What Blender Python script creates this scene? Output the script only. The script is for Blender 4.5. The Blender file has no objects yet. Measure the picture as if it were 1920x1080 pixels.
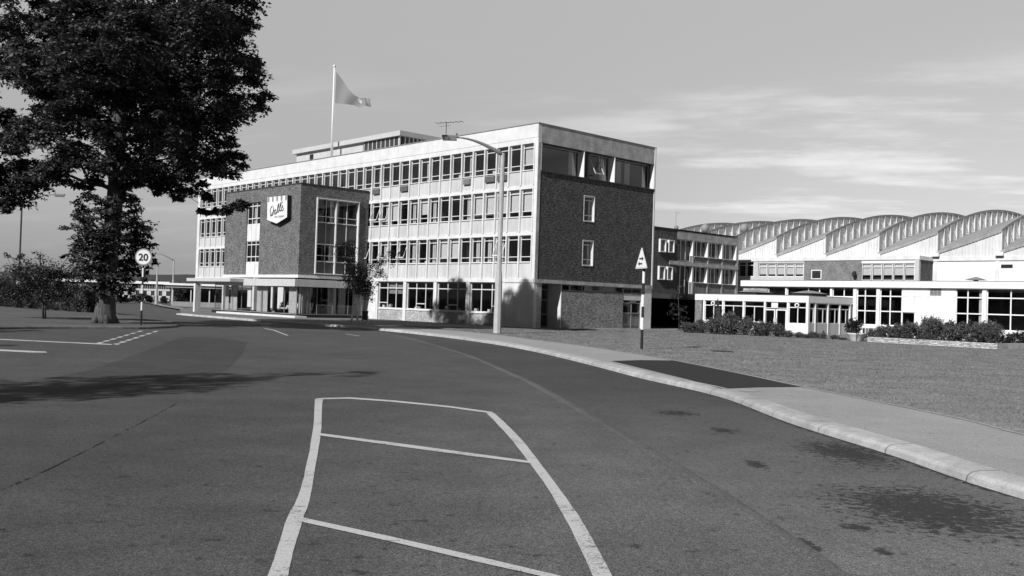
import bpy, math, random
import numpy as np
from mathutils import Vector, Matrix
from mathutils.geometry import tessellate_polygon
S = bpy.context.scene
COL = S.collection
rad = math.radians
random.seed(7)
RNG = np.random.default_rng(11)

# ------------------------------------------------------------------ camera
F_PX, RHO, PITCH, CAM_H = 1782.0, rad(1.8135), rad(0.9049), 1.58
rt0, fw, up0 = Vector((1, 0, 0)), Vector((0, math.cos(PITCH), math.sin(PITCH))), Vector((0, -math.sin(PITCH), math.cos(PITCH)))
RT = rt0 * math.cos(RHO) + up0 * math.sin(RHO)
UP = up0 * math.cos(RHO) - rt0 * math.sin(RHO)
cam = bpy.data.cameras.new('camera')
cam.lens = F_PX * 36 / 1920
cam.clip_end = 9000
camo = bpy.data.objects.new('camera', cam)
COL.objects.link(camo)
m = Matrix((RT, UP, -fw)).transposed().to_4x4()
m.translation = Vector((0, 0, CAM_H))
camo.matrix_world = m
S.camera = camo

def ray(u, v):
    return RT * ((u - 960) / F_PX) - UP * ((v - 540) / F_PX) + fw
def gp(u, v, z=0.0):            # ground position that measured point of the site has
    d = ray(u, v)
    t = (z - CAM_H) / d.z
    return (d.x * t, d.y * t)
def dp(u, v, D):                # position at distance D
    d = ray(u, v) * (D / ray(u, v).y)
    return Vector((d.x, d.y, d.z + CAM_H))

# site axes: x along the end wall (away right), y along the long front (away left)
CX, CY, TH = 1.4158, 61.7872, rad(43.291)
EX = Vector((math.cos(TH), math.sin(TH), 0)); FY = Vector((-math.sin(TH), math.cos(TH), 0))
def W(x, y, z=0.0):
    return Vector((CX, CY, 0)) + EX * x + FY * y + Vector((0, 0, z))

# ------------------------------------------------------------------ materials (black and white film)
def newmat(name):
    mt = bpy.data.materials.new(name)
    mt.use_nodes = True
    nt = mt.node_tree
    nt.nodes.clear()
    return mt, nt
def N(nt, typ, **kw):
    n = nt.nodes.new(typ)
    for k, v in kw.items():
        if k.startswith('i_'):
            k2 = k[2:]
            n.inputs[int(k2) if k2.isdigit() else k2.replace('_', ' ')].default_value = v
        else:
            setattr(n, k, v)
    return n
def L(nt, a, b):
    nt.links.new(a, b)
def math_(nt, op, a, b=None, c=None, clamp=False):
    n = N(nt, 'ShaderNodeMath', operation=op, use_clamp=clamp)
    for i, q in enumerate((a, b, c)):
        if q is None: continue
        if isinstance(q, (int, float)): n.inputs[i].default_value = q
        else: L(nt, q, n.inputs[i])
    return n.outputs[0]
def noise(nt, vec, scale, detail=3, rough=.55):
    n = N(nt, 'ShaderNodeTexNoise')
    n.inputs['Scale'].default_value = scale; n.inputs['Detail'].default_value = detail
    n.inputs['Roughness'].default_value = rough
    if vec is not None: L(nt, vec, n.inputs['Vector'])
    return n.outputs['Fac']
def remap(nt, v, a, b, c, d, smooth=False):
    n = N(nt, 'ShaderNodeMapRange')
    if smooth: n.interpolation_type = 'SMOOTHSTEP'
    L(nt, v, n.inputs[0])
    for i, q in enumerate((a, b, c, d)): n.inputs[i + 1].default_value = q
    return n.outputs[0]
def scalev(nt, vec, s):
    n = N(nt, 'ShaderNodeVectorMath', operation='MULTIPLY'); L(nt, vec, n.inputs[0]); n.inputs[1].default_value = s
    return n.outputs[0]
def finish(mt, nt, val, rough=.8, spec=.3, bump=None, bdist=.01, metal=0, extra=None):
    b = N(nt, 'ShaderNodeBsdfPrincipled')
    if isinstance(val, (int, float)): b.inputs['Base Color'].default_value = (val, val, val, 1)
    else: L(nt, val, b.inputs['Base Color'])
    if isinstance(rough, (int, float)): b.inputs['Roughness'].default_value = rough
    else: L(nt, rough, b.inputs['Roughness'])
    b.inputs['Specular IOR Level'].default_value = spec
    b.inputs['Metallic'].default_value = metal
    if bump is not None:
        bn = N(nt, 'ShaderNodeBump'); bn.inputs['Strength'].default_value = 1.0
        bn.inputs['Distance'].default_value = bdist
        L(nt, bump, bn.inputs['Height']); L(nt, bn.outputs[0], b.inputs['Normal'])
    o = N(nt, 'ShaderNodeOutputMaterial')
    L(nt, (extra(b) if extra else b.outputs[0]), o.inputs['Surface'])
    return mt
def plain(name, v, rough=.7, amp=.12, scale=1.5, fine=25, spec=.3, bd=.004, streak=0, metal=0):
    mt, nt = newmat(name)
    tc = N(nt, 'ShaderNodeTexCoord').outputs['Object']
    a = noise(nt, tc, scale, 4); f = noise(nt, tc, fine, 2)
    k = remap(nt, a, .3, .7, 1 - amp, 1 + amp)
    k = math_(nt, 'MULTIPLY', k, remap(nt, f, .3, .7, 1 - amp * .5, 1 + amp * .5))
    if streak:
        s = noise(nt, scalev(nt, tc, (3.0, 3.0, .25)), 1.6, 3)
        k = math_(nt, 'MULTIPLY', k, remap(nt, s, .35, .65, 1 - streak, 1 + streak * .3))
    return finish(mt, nt, math_(nt, 'MULTIPLY', k, v), rough, spec, f, bd, metal)
def brickmat(name, v1, v2, mortar, contrast=1.0):
    mt, nt = newmat(name)
    tc = N(nt, 'ShaderNodeTexCoord').outputs['Object']
    sx = N(nt, 'ShaderNodeSeparateXYZ'); L(nt, tc, sx.inputs[0])
    cx = N(nt, 'ShaderNodeCombineXYZ')
    L(nt, math_(nt, 'ADD', sx.outputs[0], sx.outputs[1]), cx.inputs[0]); L(nt, sx.outputs[2], cx.inputs[1])
    b = N(nt, 'ShaderNodeTexBrick'); L(nt, cx.outputs[0], b.inputs['Vector'])
    b.inputs['Scale'].default_value = 1; b.inputs['Brick Width'].default_value = .225
    b.inputs['Row Height'].default_value = .075; b.inputs['Mortar Size'].default_value = .009
    b.inputs['Color1'].default_value = (v1, v1, v1, 1); b.inputs['Color2'].default_value = (v2, v2, v2, 1)
    b.inputs['Mortar'].default_value = (mortar,) * 3 + (1,)
    # clumps of odd bricks
    w = noise(nt, scalev(nt, cx.outputs[0], (4.4, 13.3, 1)), 1.0, 1)
    w2 = noise(nt, cx.outputs[0], 1.3, 4)
    k = math_(nt, 'MULTIPLY', remap(nt, w, .3, .7, 1 - .45 * contrast, 1 + .6 * contrast), remap(nt, w2, .3, .7, .78, 1.2))
    mx = N(nt, 'ShaderNodeMix', data_type='RGBA', blend_type='MULTIPLY'); mx.inputs[0].default_value = 1
    L(nt, b.outputs[0], mx.inputs[6]); L(nt, k, mx.inputs[7])
    inv = math_(nt, 'SUBTRACT', 1.0, b.outputs['Fac'])
    return finish(mt, nt, mx.outputs[2], .85, .2, math_(nt, 'ADD', inv, noise(nt, tc, 60, 2)), .008)
def glassmat(name, tint=.85, refl=1.0):
    mt, nt = newmat(name)
    t = N(nt, 'ShaderNodeBsdfTransparent'); t.inputs[0].default_value = (tint, tint, tint, 1)
    g = N(nt, 'ShaderNodeBsdfGlossy'); g.inputs['Roughness'].default_value = .02
    lw = N(nt, 'ShaderNodeLayerWeight'); lw.inputs[0].default_value = .5
    f5 = math_(nt, 'POWER', lw.outputs['Facing'], 5)
    fac = math_(nt, 'MULTIPLY', math_(nt, 'ADD', math_(nt, 'MULTIPLY', f5, .9), .045), refl, clamp=True)
    mx = N(nt, 'ShaderNodeMixShader'); L(nt, fac, mx.inputs[0]); L(nt, t.outputs[0], mx.inputs[1]); L(nt, g.outputs[0], mx.inputs[2])
    o = N(nt, 'ShaderNodeOutputMaterial'); L(nt, mx.outputs[0], o.inputs[0])
    return mt
def leafmat(name, v, var=.5, trans=.25):
    mt, nt = newmat(name)
    g = N(nt, 'ShaderNodeNewGeometry')
    tc = N(nt, 'ShaderNodeTexCoord').outputs['Object']
    k = math_(nt, 'MULTIPLY', remap(nt, g.outputs['Random Per Island'], 0, 1, 1 - var, 1 + var), v)
    k = math_(nt, 'MULTIPLY', k, remap(nt, noise(nt, tc, .9, 2), .3, .7, .75, 1.25))
    def ex(b):
        t = N(nt, 'ShaderNodeBsdfTranslucent'); L(nt, k, t.inputs[0])
        mx = N(nt, 'ShaderNodeMixShader'); mx.inputs[0].default_value = trans
        L(nt, b.outputs[0], mx.inputs[1]); L(nt, t.outputs[0], mx.inputs[2]); return mx.outputs[0]
    return finish(mt, nt, k, .5, .35, extra=ex)

M = {}
M['concrete'] = plain('pale_concrete', .66, .8, .10, 1.1, 12, streak=.05)
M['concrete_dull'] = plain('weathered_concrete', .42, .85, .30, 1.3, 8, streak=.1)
M['white'] = plain('white_paint', .76, .5, .05, .8, 20, streak=.06)
M['cream'] = plain('cream_panel', .52, .6, .05, .6, 20, streak=.08)
M['panel'] = plain('facade_panel', .56, .7, .08, .9, 24, streak=.12)
M['panel_dim'] = plain('facade_panel_grey', .51, .7, .08, .9, 24, streak=.12)
M['frame'] = plain('window_frame_paint', .62, .5, .06, 3, 30)
M['dark'] = plain('dark_paint', .05, .6, .2, 3, 30)
M['darkpanel'] = plain('dark_glazed_panel', .045, .25, .1, 2, 10, spec=.5)
M['black'] = plain('black_paint', .018, .5, .2, 4, 30)
M['grey'] = plain('mid_grey_paint', .25, .6, .1, 2, 30)
M['roofing'] = plain('roof_felt', .12, .9, .2, 1, 20)
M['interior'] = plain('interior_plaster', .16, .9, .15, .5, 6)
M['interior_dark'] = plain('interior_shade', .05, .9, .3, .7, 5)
M['ceiling'] = plain('interior_ceiling', .35, .9, .05, .5, 6)
M['curtain'] = plain('curtain_cloth', .60, .9, .1, 4, 20)
M['blind'] = plain('window_blind', .75, .9, .04, 4, 20)
M['brick_front'] = brickmat('facing_brick', .108, .175, .135)
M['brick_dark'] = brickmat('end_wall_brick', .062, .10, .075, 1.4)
M['brick_low'] = brickmat('ribbed_brick', .26, .36, .12)
M['brick_pale'] = brickmat('pale_brick', .33, .42, .38, .7)
M['brick_far'] = brickmat('annexe_brick', .17, .22, .2, .6)
M['glass'] = glassmat('window_glass', .80, 1.0)
M['glass_sky'] = glassmat('upper_window_glass', .8, 2.2)
M['glazing'] = plain('north_light_glazing', .86, .35, .12, .4, 3, spec=.5)
M['steel'] = plain('light_steel', .6, .5, .06, 3, 20)
M['lamp_concrete'] = plain('spun_concrete', .42, .75, .1, 3, 40)
M['lamp_shade'] = plain('lamp_casing', .16, .45, .15, 6, 40)
M['bark'] = None
M['leaf_big'] = leafmat('lime_leaves', .062, .7)
M['leaf_birch'] = leafmat('birch_leaves', .075, .5)
M['leaf_shrub'] = leafmat('shrub_leaves', .095, .55)
M['leaf_hedge'] = leafmat('hedge_leaves', .018, .5)
def barkmat(name, v, spots=False):
    mt, nt = newmat(name)
    tc = N(nt, 'ShaderNodeTexCoord').outputs['Object']
    a = noise(nt, scalev(nt, tc, (1, 1, .22)), 14, 5, .65)
    k = remap(nt, a, .3, .7, .45, 1.5)
    if spots:
        s = noise(nt, scalev(nt, tc, (1, 1, 3)), 6, 2)
        k = remap(nt, s, .60, .66, 1, .25)
    return finish(mt, nt, math_(nt, 'MULTIPLY', k, v), .9, .2, a, .05)
M['bark'] = barkmat('tree_bark', .085)
M['birchbark'] = barkmat('birch_bark', .9, True)

# ------------------------------------------------------------------ mesh builders
class MB:
    def __init__(self): self.v = []; self.f = []
    def box(self, x0, x1, y0, y1, z0, z1):
        x0, x1 = min(x0, x1), max(x0, x1); y0, y1 = min(y0, y1), max(y0, y1); z0, z1 = min(z0, z1), max(z0, z1)
        b = len(self.v)
        self.v += [(x0, y0, z0), (x1, y0, z0), (x1, y1, z0), (x0, y1, z0), (x0, y0, z1), (x1, y0, z1), (x1, y1, z1), (x0, y1, z1)]
        self.f += [(b, b + 3, b + 2, b + 1), (b + 4, b + 5, b + 6, b + 7), (b, b + 1, b + 5, b + 4), (b + 1, b + 2, b + 6, b + 5), (b + 2, b + 3, b + 7, b + 6), (b + 3, b, b + 4, b + 7)]
        return self
    def poly(self, pts):
        b = len(self.v); self.v += [tuple(p) for p in pts]; self.f.append(tuple(range(b, b + len(pts)))); return self
    def prism(self, pts, off):       # polygon extruded by a vector
        n = len(pts); b = len(self.v)
        self.v += [tuple(p) for p in pts] + [tuple(Vector(p) + Vector(off)) for p in pts]
        self.f.append(tuple(range(b + n - 1, b - 1, -1))); self.f.append(tuple(range(b + n, b + 2 * n)))
        for i in range(n):
            j = (i + 1) % n
            self.f.append((b + i, b + j, b + n + j, b + n + i))
        return self
    def tube(self, pts, rs, n=8, cap=True, jitter=0):
        pts = [Vector(p) for p in pts]
        if isinstance(rs, (int, float)): rs = [rs] * len(pts)
        b = len(self.v); ref = None
        for i, p in enumerate(pts):
            t = (pts[min(i + 1, len(pts) - 1)] - pts[max(i - 1, 0)]).normalized()
            if ref is None:
                ref = Vector((1, 0, 0)) if abs(t.x) < .8 else Vector((0, 1, 0))
            a = (ref - t * ref.dot(t)).normalized(); ref = a; c = t.cross(a)
            for k in range(n):
                ph = 2 * math.pi * k / n
                r = rs[i] * (1 + (random.uniform(-jitter, jitter) if jitter else 0))
                self.v.append(tuple(p + a * (math.cos(ph) * r) + c * (math.sin(ph) * r)))
        for i in range(len(pts) - 1):
            for k in range(n):
                q = b + i * n + k; q2 = b + i * n + (k + 1) % n
                self.f.append((q, q2, q2 + n, q + n))
        if cap:
            self.f.append(tuple(range(b + n - 1, b - 1, -1))); e = b + (len(pts) - 1) * n; self.f.append(tuple(range(e, e + n)))
        return self
    def grid(self, rows):
        b = len(self.v); w = len(rows[0])
        for r in rows: self.v += [tuple(p) for p in r]
        for i in range(len(rows) - 1):
            for k in range(w - 1):
                q = b + i * w + k; self.f.append((q, q + 1, q + w + 1, q + w))
        return self
    def sphere(self, c, r, seg=12, rg=8, sz=1):
        rows = []
        for i in range(rg + 1):
            th = math.pi * i / rg
            rows.append([(c[0] + r * math.sin(th) * math.cos(2 * math.pi * k / seg), c[1] + r * math.sin(th) * math.sin(2 * math.pi * k / seg), c[2] + r * sz * math.cos(th)) for k in range(seg + 1)])
        return self.grid(rows)
    def mesh(self, name, mt, org=(0, 0, 0), smooth=False):
        me = bpy.data.meshes.new(name)
        ox, oy, oz = org
        me.from_pydata([(x - ox, y - oy, z - oz) for x, y, z in self.v], [], self.f)
        me.materials.append(mt)
        if smooth: me.shade_smooth()
        me.update(); return me
def tag(o, label=None, cat=None, group=None, kind=None):
    if label: o['label'] = label
    if cat: o['category'] = cat
    if group: o['group'] = group
    if kind: o['kind'] = kind
    return o
def link(name, me, parent=None):
    o = bpy.data.objects.new(name, me); COL.objects.link(o)
    if parent: o.parent = parent
    return o
class Thing:                         # an Empty at the thing's base, parts in its own axes
    def __init__(self, name, label, cat, x, y, site=True, group=None, rot=None, z=0):
        self.o = bpy.data.objects.new(name, None); COL.objects.link(self.o)
        self.o.empty_display_size = .5
        self.org = (x, y, z)
        if site:
            self.o.location = W(x, y, z); self.o.rotation_euler = (0, 0, TH)
        else:
            self.o.location = (x, y, z)
            if rot is not None: self.o.rotation_euler = (0, 0, rot)
        tag(self.o, label, cat, group)
    def part(self, name, mb, mt, parent=None, smooth=False, label=None, local=False):
        o = link(name, mb.mesh(name, M[mt] if isinstance(mt, str) else mt, (0, 0, 0) if local else self.org, smooth), parent or self.o)
        if label: o['label'] = label
        return o
def structure(name, mb, mt, smooth=False):
    o = link(name, mb.mesh(name, M[mt] if isinstance(mt, str) else mt, smooth=smooth)); o['kind'] = 'structure'; return o
def parts(self, name, mb, mt, parent=None, label=None):      # every box of the builder becomes a part of its own
    for i in range(len(mb.v) // 8):
        b = MB(); b.v = mb.v[i * 8:i * 8 + 8]; b.f = [tuple(k - i * 8 for k in f) for f in mb.f[i * 6:i * 6 + 6]]
        self.part(name, b, mt, parent, label=label)
Thing.parts = parts
def face(axis, plane):               # facade axes: s along the wall, d inward depth, z
    if axis == 'x': return lambda s0, s1, d0, d1, z0, z1: (plane + d0, plane + d1, s0, s1, z0, z1)
    return lambda s0, s1, d0, d1, z0, z1: (s0, s1, plane + d0, plane + d1, z0, z1)
def window(T, parent, A, s0, s1, z0, z1, d, cols=(), rows=(), fw_=.05, fd=.06, fr='frame', gl='glass', name='window', blind=None, bar=.035, curtain=None):
    m1 = MB()
    for a, b in ((s0, s0 + fw_), (s1 - fw_, s1)): m1.box(*A(a, b, d, d + fd, z0, z1))
    for a, b in ((z0, z0 + fw_), (z1 - fw_, z1)): m1.box(*A(s0 + fw_, s1 - fw_, d + .002, d + fd - .002, a, b))
    for c in cols: m1.box(*A(c - bar, c + bar, d + .004, d + fd - .004, z0 + fw_, z1 - fw_))
    for r in rows: m1.box(*A(s0 + fw_, s1 - fw_, d + .007, d + fd - .007, r - bar, r + bar))
    w = T.part(name, m1, fr, parent)
    q = A(s0 + fw_ * .5, s1 - fw_ * .5, d + fd * .5, d + fd * .5, z0 + fw_ * .5, z1 - fw_ * .5)
    g = MB()
    if q[0] == q[1]: g.poly([(q[0], q[2], q[4]), (q[0], q[2], q[5]), (q[0], q[3], q[5]), (q[0], q[3], q[4])])
    else: g.poly([(q[0], q[2], q[4]), (q[1], q[2], q[4]), (q[1], q[2], q[5]), (q[0], q[2], q[5])])
    T.part('glass_pane', g, gl, w)
    if blind:
        b = MB(); zb = blind
        k = z1 - .05
        while k > zb:
            b.box(*A(s0 + .08, s1 - .08, d + .12, d + .14, k - .075, k)); k -= .08
        T.part('window_blind', b, 'blind', w)
    if curtain:
        c = MB(); 
        for a, b_ in curtain:
            n = max(2, int((b_ - a) / .09)); 
            for i in range(n):
                x = a + (b_ - a) * i / n
                c.box(*A(x, x + (b_ - a) / n, d + .14 + (i % 2) * .03, d + .16 + (i % 2) * .03, z0 + .02, z1 - .05))
        T.part('curtain', c, 'curtain', w)
    return w
# ------------------------------------------------------------------ office building (four storeys, 40 window bays)
def office():
    T = Thing('office_building', 'long four storey office building with pale gridded window front and dark brick end wall', 'building', 0, 0)
    A = face('x', 0); B = face('y', 0)
    BAY = 1.22; Y0 = .30; YL = 49.7; DX = 12.25
    ym = lambda k: Y0 + BAY * k
    # concrete frame: parapet, bands, mullions, end piers
    f = MB()
    f.box(*A(0, YL, -.02, .30, 12.46, 13.36))                       # parapet front
    c = MB()
    c.box(*A(.0, YL, 0, .3, 12.12, 12.45))
    for z in (9.12, 6.06): c.box(*A(.30, YL - .6, 0, .30, z, z + .24))
    c.box(*A(-.0, YL, -.06, .3, 2.95, 3.19))
    c.box(*A(0, .27, 0, .3, 3.19, 12.12)); c.box(*A(YL - .6, YL, 0, .3, 3.19, 12.12))
    for k in range(0, 41):
        y = ym(k)
        for z0, z1 in ((9.36, 12.12), (6.30, 9.12), (3.19, 6.06)):
            if z1 < 10 and 19.9 < y < 30.5: continue
            c.box(*A(y - .055 + (.03 if k == 0 else 0), y + .055, -.055, .22, z0, z1))
    T.part('parapet', f, 'concrete'); T.part('facade_frame', c, 'concrete')
    cap = MB(); cap.box(-.06, .4, -.04, YL + .02, 13.362, 13.42); cap.box(.4, DX + .06, -.04, .4, 13.362, 13.418); T.part('roof_edge', cap, 'grey')
    p2 = MB(); p2.box(.302, DX, 0, .30, 12.14, 13.36); T.part('parapet', p2, 'concrete_dull', label='blotchy concrete parapet over the end wall')
    # spandrel panels under each window row, two tones
    sa, sb = MB(), MB()
    for zi, (z0, z1) in enumerate(((9.36, 10.36), (6.30, 7.30), (3.19, 4.30))):
        for k in range(40):
            if zi > 0 and 16 <= k < 31:
                continue
            (sb if random.random() < .3 else sa).box(*A(ym(k) + .055, ym(k + 1) - .055, .05 + .0, .12, z0, z1 - .04))
    for z0, z1 in ((3.19, 6.06), (6.30, 9.12)): sa.box(*A(ym(16) + .055, ym(31) - .055, .06, .12, z0, z1))
    T.parts('spandrel', sa, 'panel'); T.parts('spandrel', sb, 'panel_dim', label='greyer spandrel panel')
    rr = random.Random(5)
    for zi, (z0, z1) in enumerate(((10.36, 12.12), (7.30, 9.12), (4.30, 6.06))):
        for k in range(40):
            if zi > 0 and 16 <= k < 31: continue
            s0, s1 = ym(k) + .055, ym(k + 1) - .055
            bl = None; cu = None; q = rr.random()
            if zi == 0:
                if k in (0,): bl = z0 + .35
                elif k in (5, 9, 14): cu = [(s0 + .25, s0 + .65)]
                elif q < .25: cu = [(s0 + .05, s0 + .2)]
            elif zi == 1:
                if k in (0, 1, 2, 12): bl = z0 + .38
                elif k in (3, 4, 9): bl = z0 + (.32 if k < 5 else .7)
                elif k in (5, 13): cu = [(s0 + .25, s0 + .75)]
                elif q < .3: cu = [(s0 + .6, s0 + .95)]
            else:
                if k in (6, 7): bl = z0 + .35
                elif k == 13: cu = [(s0 + .1, s0 + .9)]
                elif q < .3: cu = [(s0 + .5, s0 + .9)]
            w = window(T, None, A, s0, s1, z0, z1, .13, (), (z0 + .36, z1 - .26), .045, .06, 'frame', 'glass_sky' if zi == 0 else 'glass', blind=bl, curtain=cu, bar=.025)
            T.part('window_sill', MB().box(*A(s0, s1, -.02, .2, z0 - .04, z0)), 'concrete', w)
            if q > .82 and not bl:       # papers and plants on the inner sill
                m1 = MB(); m1.box(*A(s0 + .2, s0 + .2 + rr.uniform(.15, .5), .25, .45, z0 + .02, z0 + rr.uniform(.1, .3))); T.part('desk_tray', m1, 'blind', w)
            if (zi, k) in ((1, 13), (2, 13), (2, 15), (2, 2), (1, 14), (2, 11)):   # sash tilted open at the foot
                m1 = MB()
                for dy in (s0 + .08, s1 - .13):
                    m1.prism([(.10, dy, z1 - .3), (.14, dy, z1 - .3), (-.26, dy, z0 + .42), (-.30, dy, z0 + .42)], (0, .05, 0))
                m1.prism([(-.26, s0 + .08, z0 + .42), (-.30, s0 + .08, z0 + .42), (-.29, s0 + .08, z0 + .5), (-.25, s0 + .08, z0 + .5)], (0, s1 - s0 - .16, 0))
                T.part('open_sash', m1, 'frame', w)
    # air grilles below the top row
    for k, wd in ((2, .9), (3, .95), (5, .7), (11, .9), (14, .85)):
        m1 = MB()
        y0 = ym(k) + .61 - wd / 2
        m1.box(*A(y0, y0 + wd, -.10, .05, 9.82, 10.22))
        for i in range(5): m1.box(*A(y0 + .03, y0 + wd - .03, -.125, -.10, 9.86 + i * .07, 9.89 + i * .07))
        T.part('air_grille', m1, 'lamp_shade' if k != 5 else 'grey')
    # ground floor front: solid corner, pilasters, windows over low brick walls
    g = MB()
    g.box(*A(0, 2.75, .0, .3, 0, 2.95))
    for k in (2, 5, 8, 11): g.box(*A(ym(k) - .02, ym(k) + .34, -.03, .3, 0, 2.95))
    g.box(*A(ym(14), 18.95, .0, .3, 0, 2.95)); g.box(*A(ym(14) + .2, ym(14) + .6, -.03, 0, 0, 2.95))
    for y in (31.5, 37.2, 43.3, 49.25): g.box(-.0, .45, y, y + .35, 0, 2.95)
    for y in (31.5, 37.2, 43.3, 49.25): g.box(8.0, 8.45, y, y + .35, 0, 2.95)
    T.parts('ground_floor_pier', g, 'concrete')
    bw = MB()
    for k in (2, 5, 8, 11): bw.box(*A(ym(k) + .34, ym(k + 3) - .02, .06, .28, 0, .80))
    T.parts('low_brick_wall', bw, 'brick_pale')
    ss = MB()
    for k in (2, 5, 8, 11): ss.box(*A(ym(k) + .34, ym(k + 3) - .02, -.0, .28, .80, .88))
    T.parts('window_sill', ss, 'concrete')
    for n, k in enumerate((2, 5, 8, 11)):
        a, b = ym(k) + .34, ym(k + 3) - .02
        t = (b - a) / 3
        w = window(T, None, A, a, b, .88, 2.93, .14, (a + t, a + 2 * t), (2.45,), .06, .07, 'frame', 'glass', bar=.035,
                   curtain=([(a + .05, b - .05)] if False else None))
        m1 = MB(); j = (0, 1, 1, 2)[n]
        m1.box(*A(a + t * j + .05, a + t * (j + 1) - .05, .13, .2, 1.28, 1.35)); T.part('transom', m1, 'frame', w)
        if n == 3:
            m1 = MB(); m1.box(*A(a + .08, a + 2 * t, .3, .32, 2.02, 2.9)); T.part('window_blind', m1, 'grey', w)
            m1 = MB()
            for q in range(6): m1.box(*A(a + .08, a + 2 * t, .285, .298, 2.05 + q * .14, 2.07 + q * .14))
            T.part('blind_batten', m1, 'frame', w)
        m1 = MB()
        for q in range(3):
            yy = a + rr.uniform(.2, 3)
            m1.box(*A(yy, yy + rr.uniform(.15, .35), .35, .55, .9, .9 + rr.uniform(.1, .35)))
        T.part('desk_tray', m1, 'blind', w)
    # end wall (shaded side)
    e = MB()
    e.box(.002, .27, -.03, .3, 3.2, 12.13); e.box(-.0, DX, -.07, .3, 2.952, 3.192)
    T.part('end_wall_edging', e, 'concrete_dull')
    e = MB(); e.box(DX - .13, DX, -.05, .3, 3.2, 13.36); T.part('end_wall_edging', e, 'concrete', label='pale strip down the far corner of the end wall')
    br = MB()
    wx0, wx1 = 4.55, 5.67
    for x0, x1 in ((.27, wx0), (wx1, DX - .13)): br.box(x0, x1, 0, .28, 3.19, 10.24)
    for z0, z1 in ((3.19, 4.28), (6.06, 7.32), (9.12, 10.24)): br.box(wx0, wx1, 0, .28, z0, z1)
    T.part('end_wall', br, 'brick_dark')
    for z0, z1 in ((4.28, 6.06), (7.32, 9.12)):
        lin = MB(); lin.box(wx0, wx0 + .05, -.02, .28, z0, z1); lin.box(wx1 - .05, wx1, -.02, .28, z0, z1); lin.box(wx0 + .05, wx1 - .05, -.02, .28, z1 - .05, z1); lin.box(wx0 + .05, wx1 - .05, -.04, .28, z0, z0 + .05)
        w = window(T, None, B, wx0 + .05, wx1 - .05, z0 + .05, z1 - .05, .15, (), (z0 + .45, z1 - .32), .07, .06, 'frame', 'glass')
        T.part('window_reveal', lin, 'frame', w)
        m1 = MB(); m1.box(wx0 + .75, wx0 + .95, .25, .27, z0 + .1, z1 - .2); T.part('curtain', m1, 'curtain', w)
    # ribbon window on the top floor of the end wall
    R = MB()
    R.box(.27, DX - .13, -.08, .6, 10.24, 10.31); R.box(.27, DX - .13, -.02, .6, 12.10, 12.14)
    T.part('window_sill', R, 'dark')
    R = MB()
    for x in (.27, 4.42, 7.62): R.box(x, x + .06, -.03, .62, 10.31, 12.10)
    R.box(DX - .19, DX - .13, -.03, .62, 10.31, 12.10)
    T.parts('window_fin', R, 'white')
    for a, b, cols, cu in ((.33, 4.42, (), [(3.6, 4.35)]), (4.48, 7.62, (5.52, 6.6), [(6.9, 7.5)]), (7.68, DX - .19, (), [(7.8, 8.3), (8.6, 9.1), (9.5, 10.1), (11.5, 11.9)])):
        w = window(T, None, B, a, b, 10.31, 12.10, .5, cols, (), .04, .06, 'frame', 'glass_sky', curtain=cu)
        if cols:
            m1 = MB()
            for x in (5.6, 6.5):
                m1.prism([(x, .5, 11.75), (x, .54, 11.75), (x, .0, 10.75), (x, -.04, 10.75)], (.06, 0, 0))
            m1.box(5.6, 6.56, -.05, 0, 10.72, 10.78); T.part('open_sash', m1, 'frame', w)
        if a < 1:
            m1 = MB()
            for x, h in ((1.3, .5), (1.55, .65), (1.9, .3), (2.4, .45)): m1.sphere((x, .85, 10.4 + h * .5), .14, 8, 6, h * 3)
            T.part('pot_plant', m1, 'interior_dark', w)
    # ground floor of the end
    e = MB(); e.box(.3, .72, .0, .3, 0, 2.95); e.box(.30, .72, .3, 1.4, 0, 2.95); T.parts('ground_floor_pier', e, 'concrete_dull', label='shaded return of the corner pier')
    e = MB(); e.box(2.63, 2.70, .05, 1.4, 0, 2.95); T.part('reveal_panel', e, 'concrete')
    e = MB(); e.box(2.70, 9.08, .06, .3, 0, 2.50); T.parts('low_brick_wall', e, 'brick_low')
    w = window(T, None, B, 2.70, 9.08, 2.53, 2.95, .10, (4.75, 6.95), (), .045, .06, 'grey', 'glass')
    w = window(T, None, B, .74, 2.62, .05, 2.93, 1.25, (1.7,), (.9, 1.85, 2.55), .05, .06, 'grey', 'glass', name='entrance_door')
    m1 = MB(); m1.box(1.78, 1.81, 1.19, 1.25, 1.0, 1.3); T.part('handle', m1, 'steel', w)
    m1 = MB(); m1.box(.76, 2.6, 1.29, 1.3, .1, .88); T.part('kick_panel', m1, 'dark', w)
    w = window(T, None, B, 9.1, 11.1, .02, 2.93, .12, (10.1,), (1.12, 1.85, 2.5), .05, .06, 'grey', 'glass', name='side_door')
    m1 = MB(); m1.box(9.13, 11.07, .08, .12, 2.05, 2.48); T.part('door_panel', m1, 'concrete', w)
    m1 = MB(); m1.box(9.13, 11.07, .20, .24, .06, 1.08); T.part('kick_panel', m1, 'grey', w)
    m1 = MB(); m1.box(9.9, 10.6, .10, .12, 1.9, 2.03); T.part('notice', m1, 'grey', w)
    e = MB(); e.box(11.12, DX, .02, .3, 0, 2.95); e.box(DX - .3, DX, .3, 12, 0, 2.95); T.parts('ground_floor_pier', e, 'concrete', label='plain concrete panel at the far end of the end wall')
    e = MB(); e.box(.302, 49.9, -.12, .12, 0, .05); 
    # shell behind: floors, ceilings, corridor wall, rear wall, roof
    s = MB()
    for z in (2.96, 6.0, 9.06, 12.14): s.box(.31, DX, .31, YL - .02, z, z + .22)
    s.box(.31, DX, .31, YL - .02, 12.7, 12.9)
    T.part('floor_slab', s, 'ceiling')
    s = MB()
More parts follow.
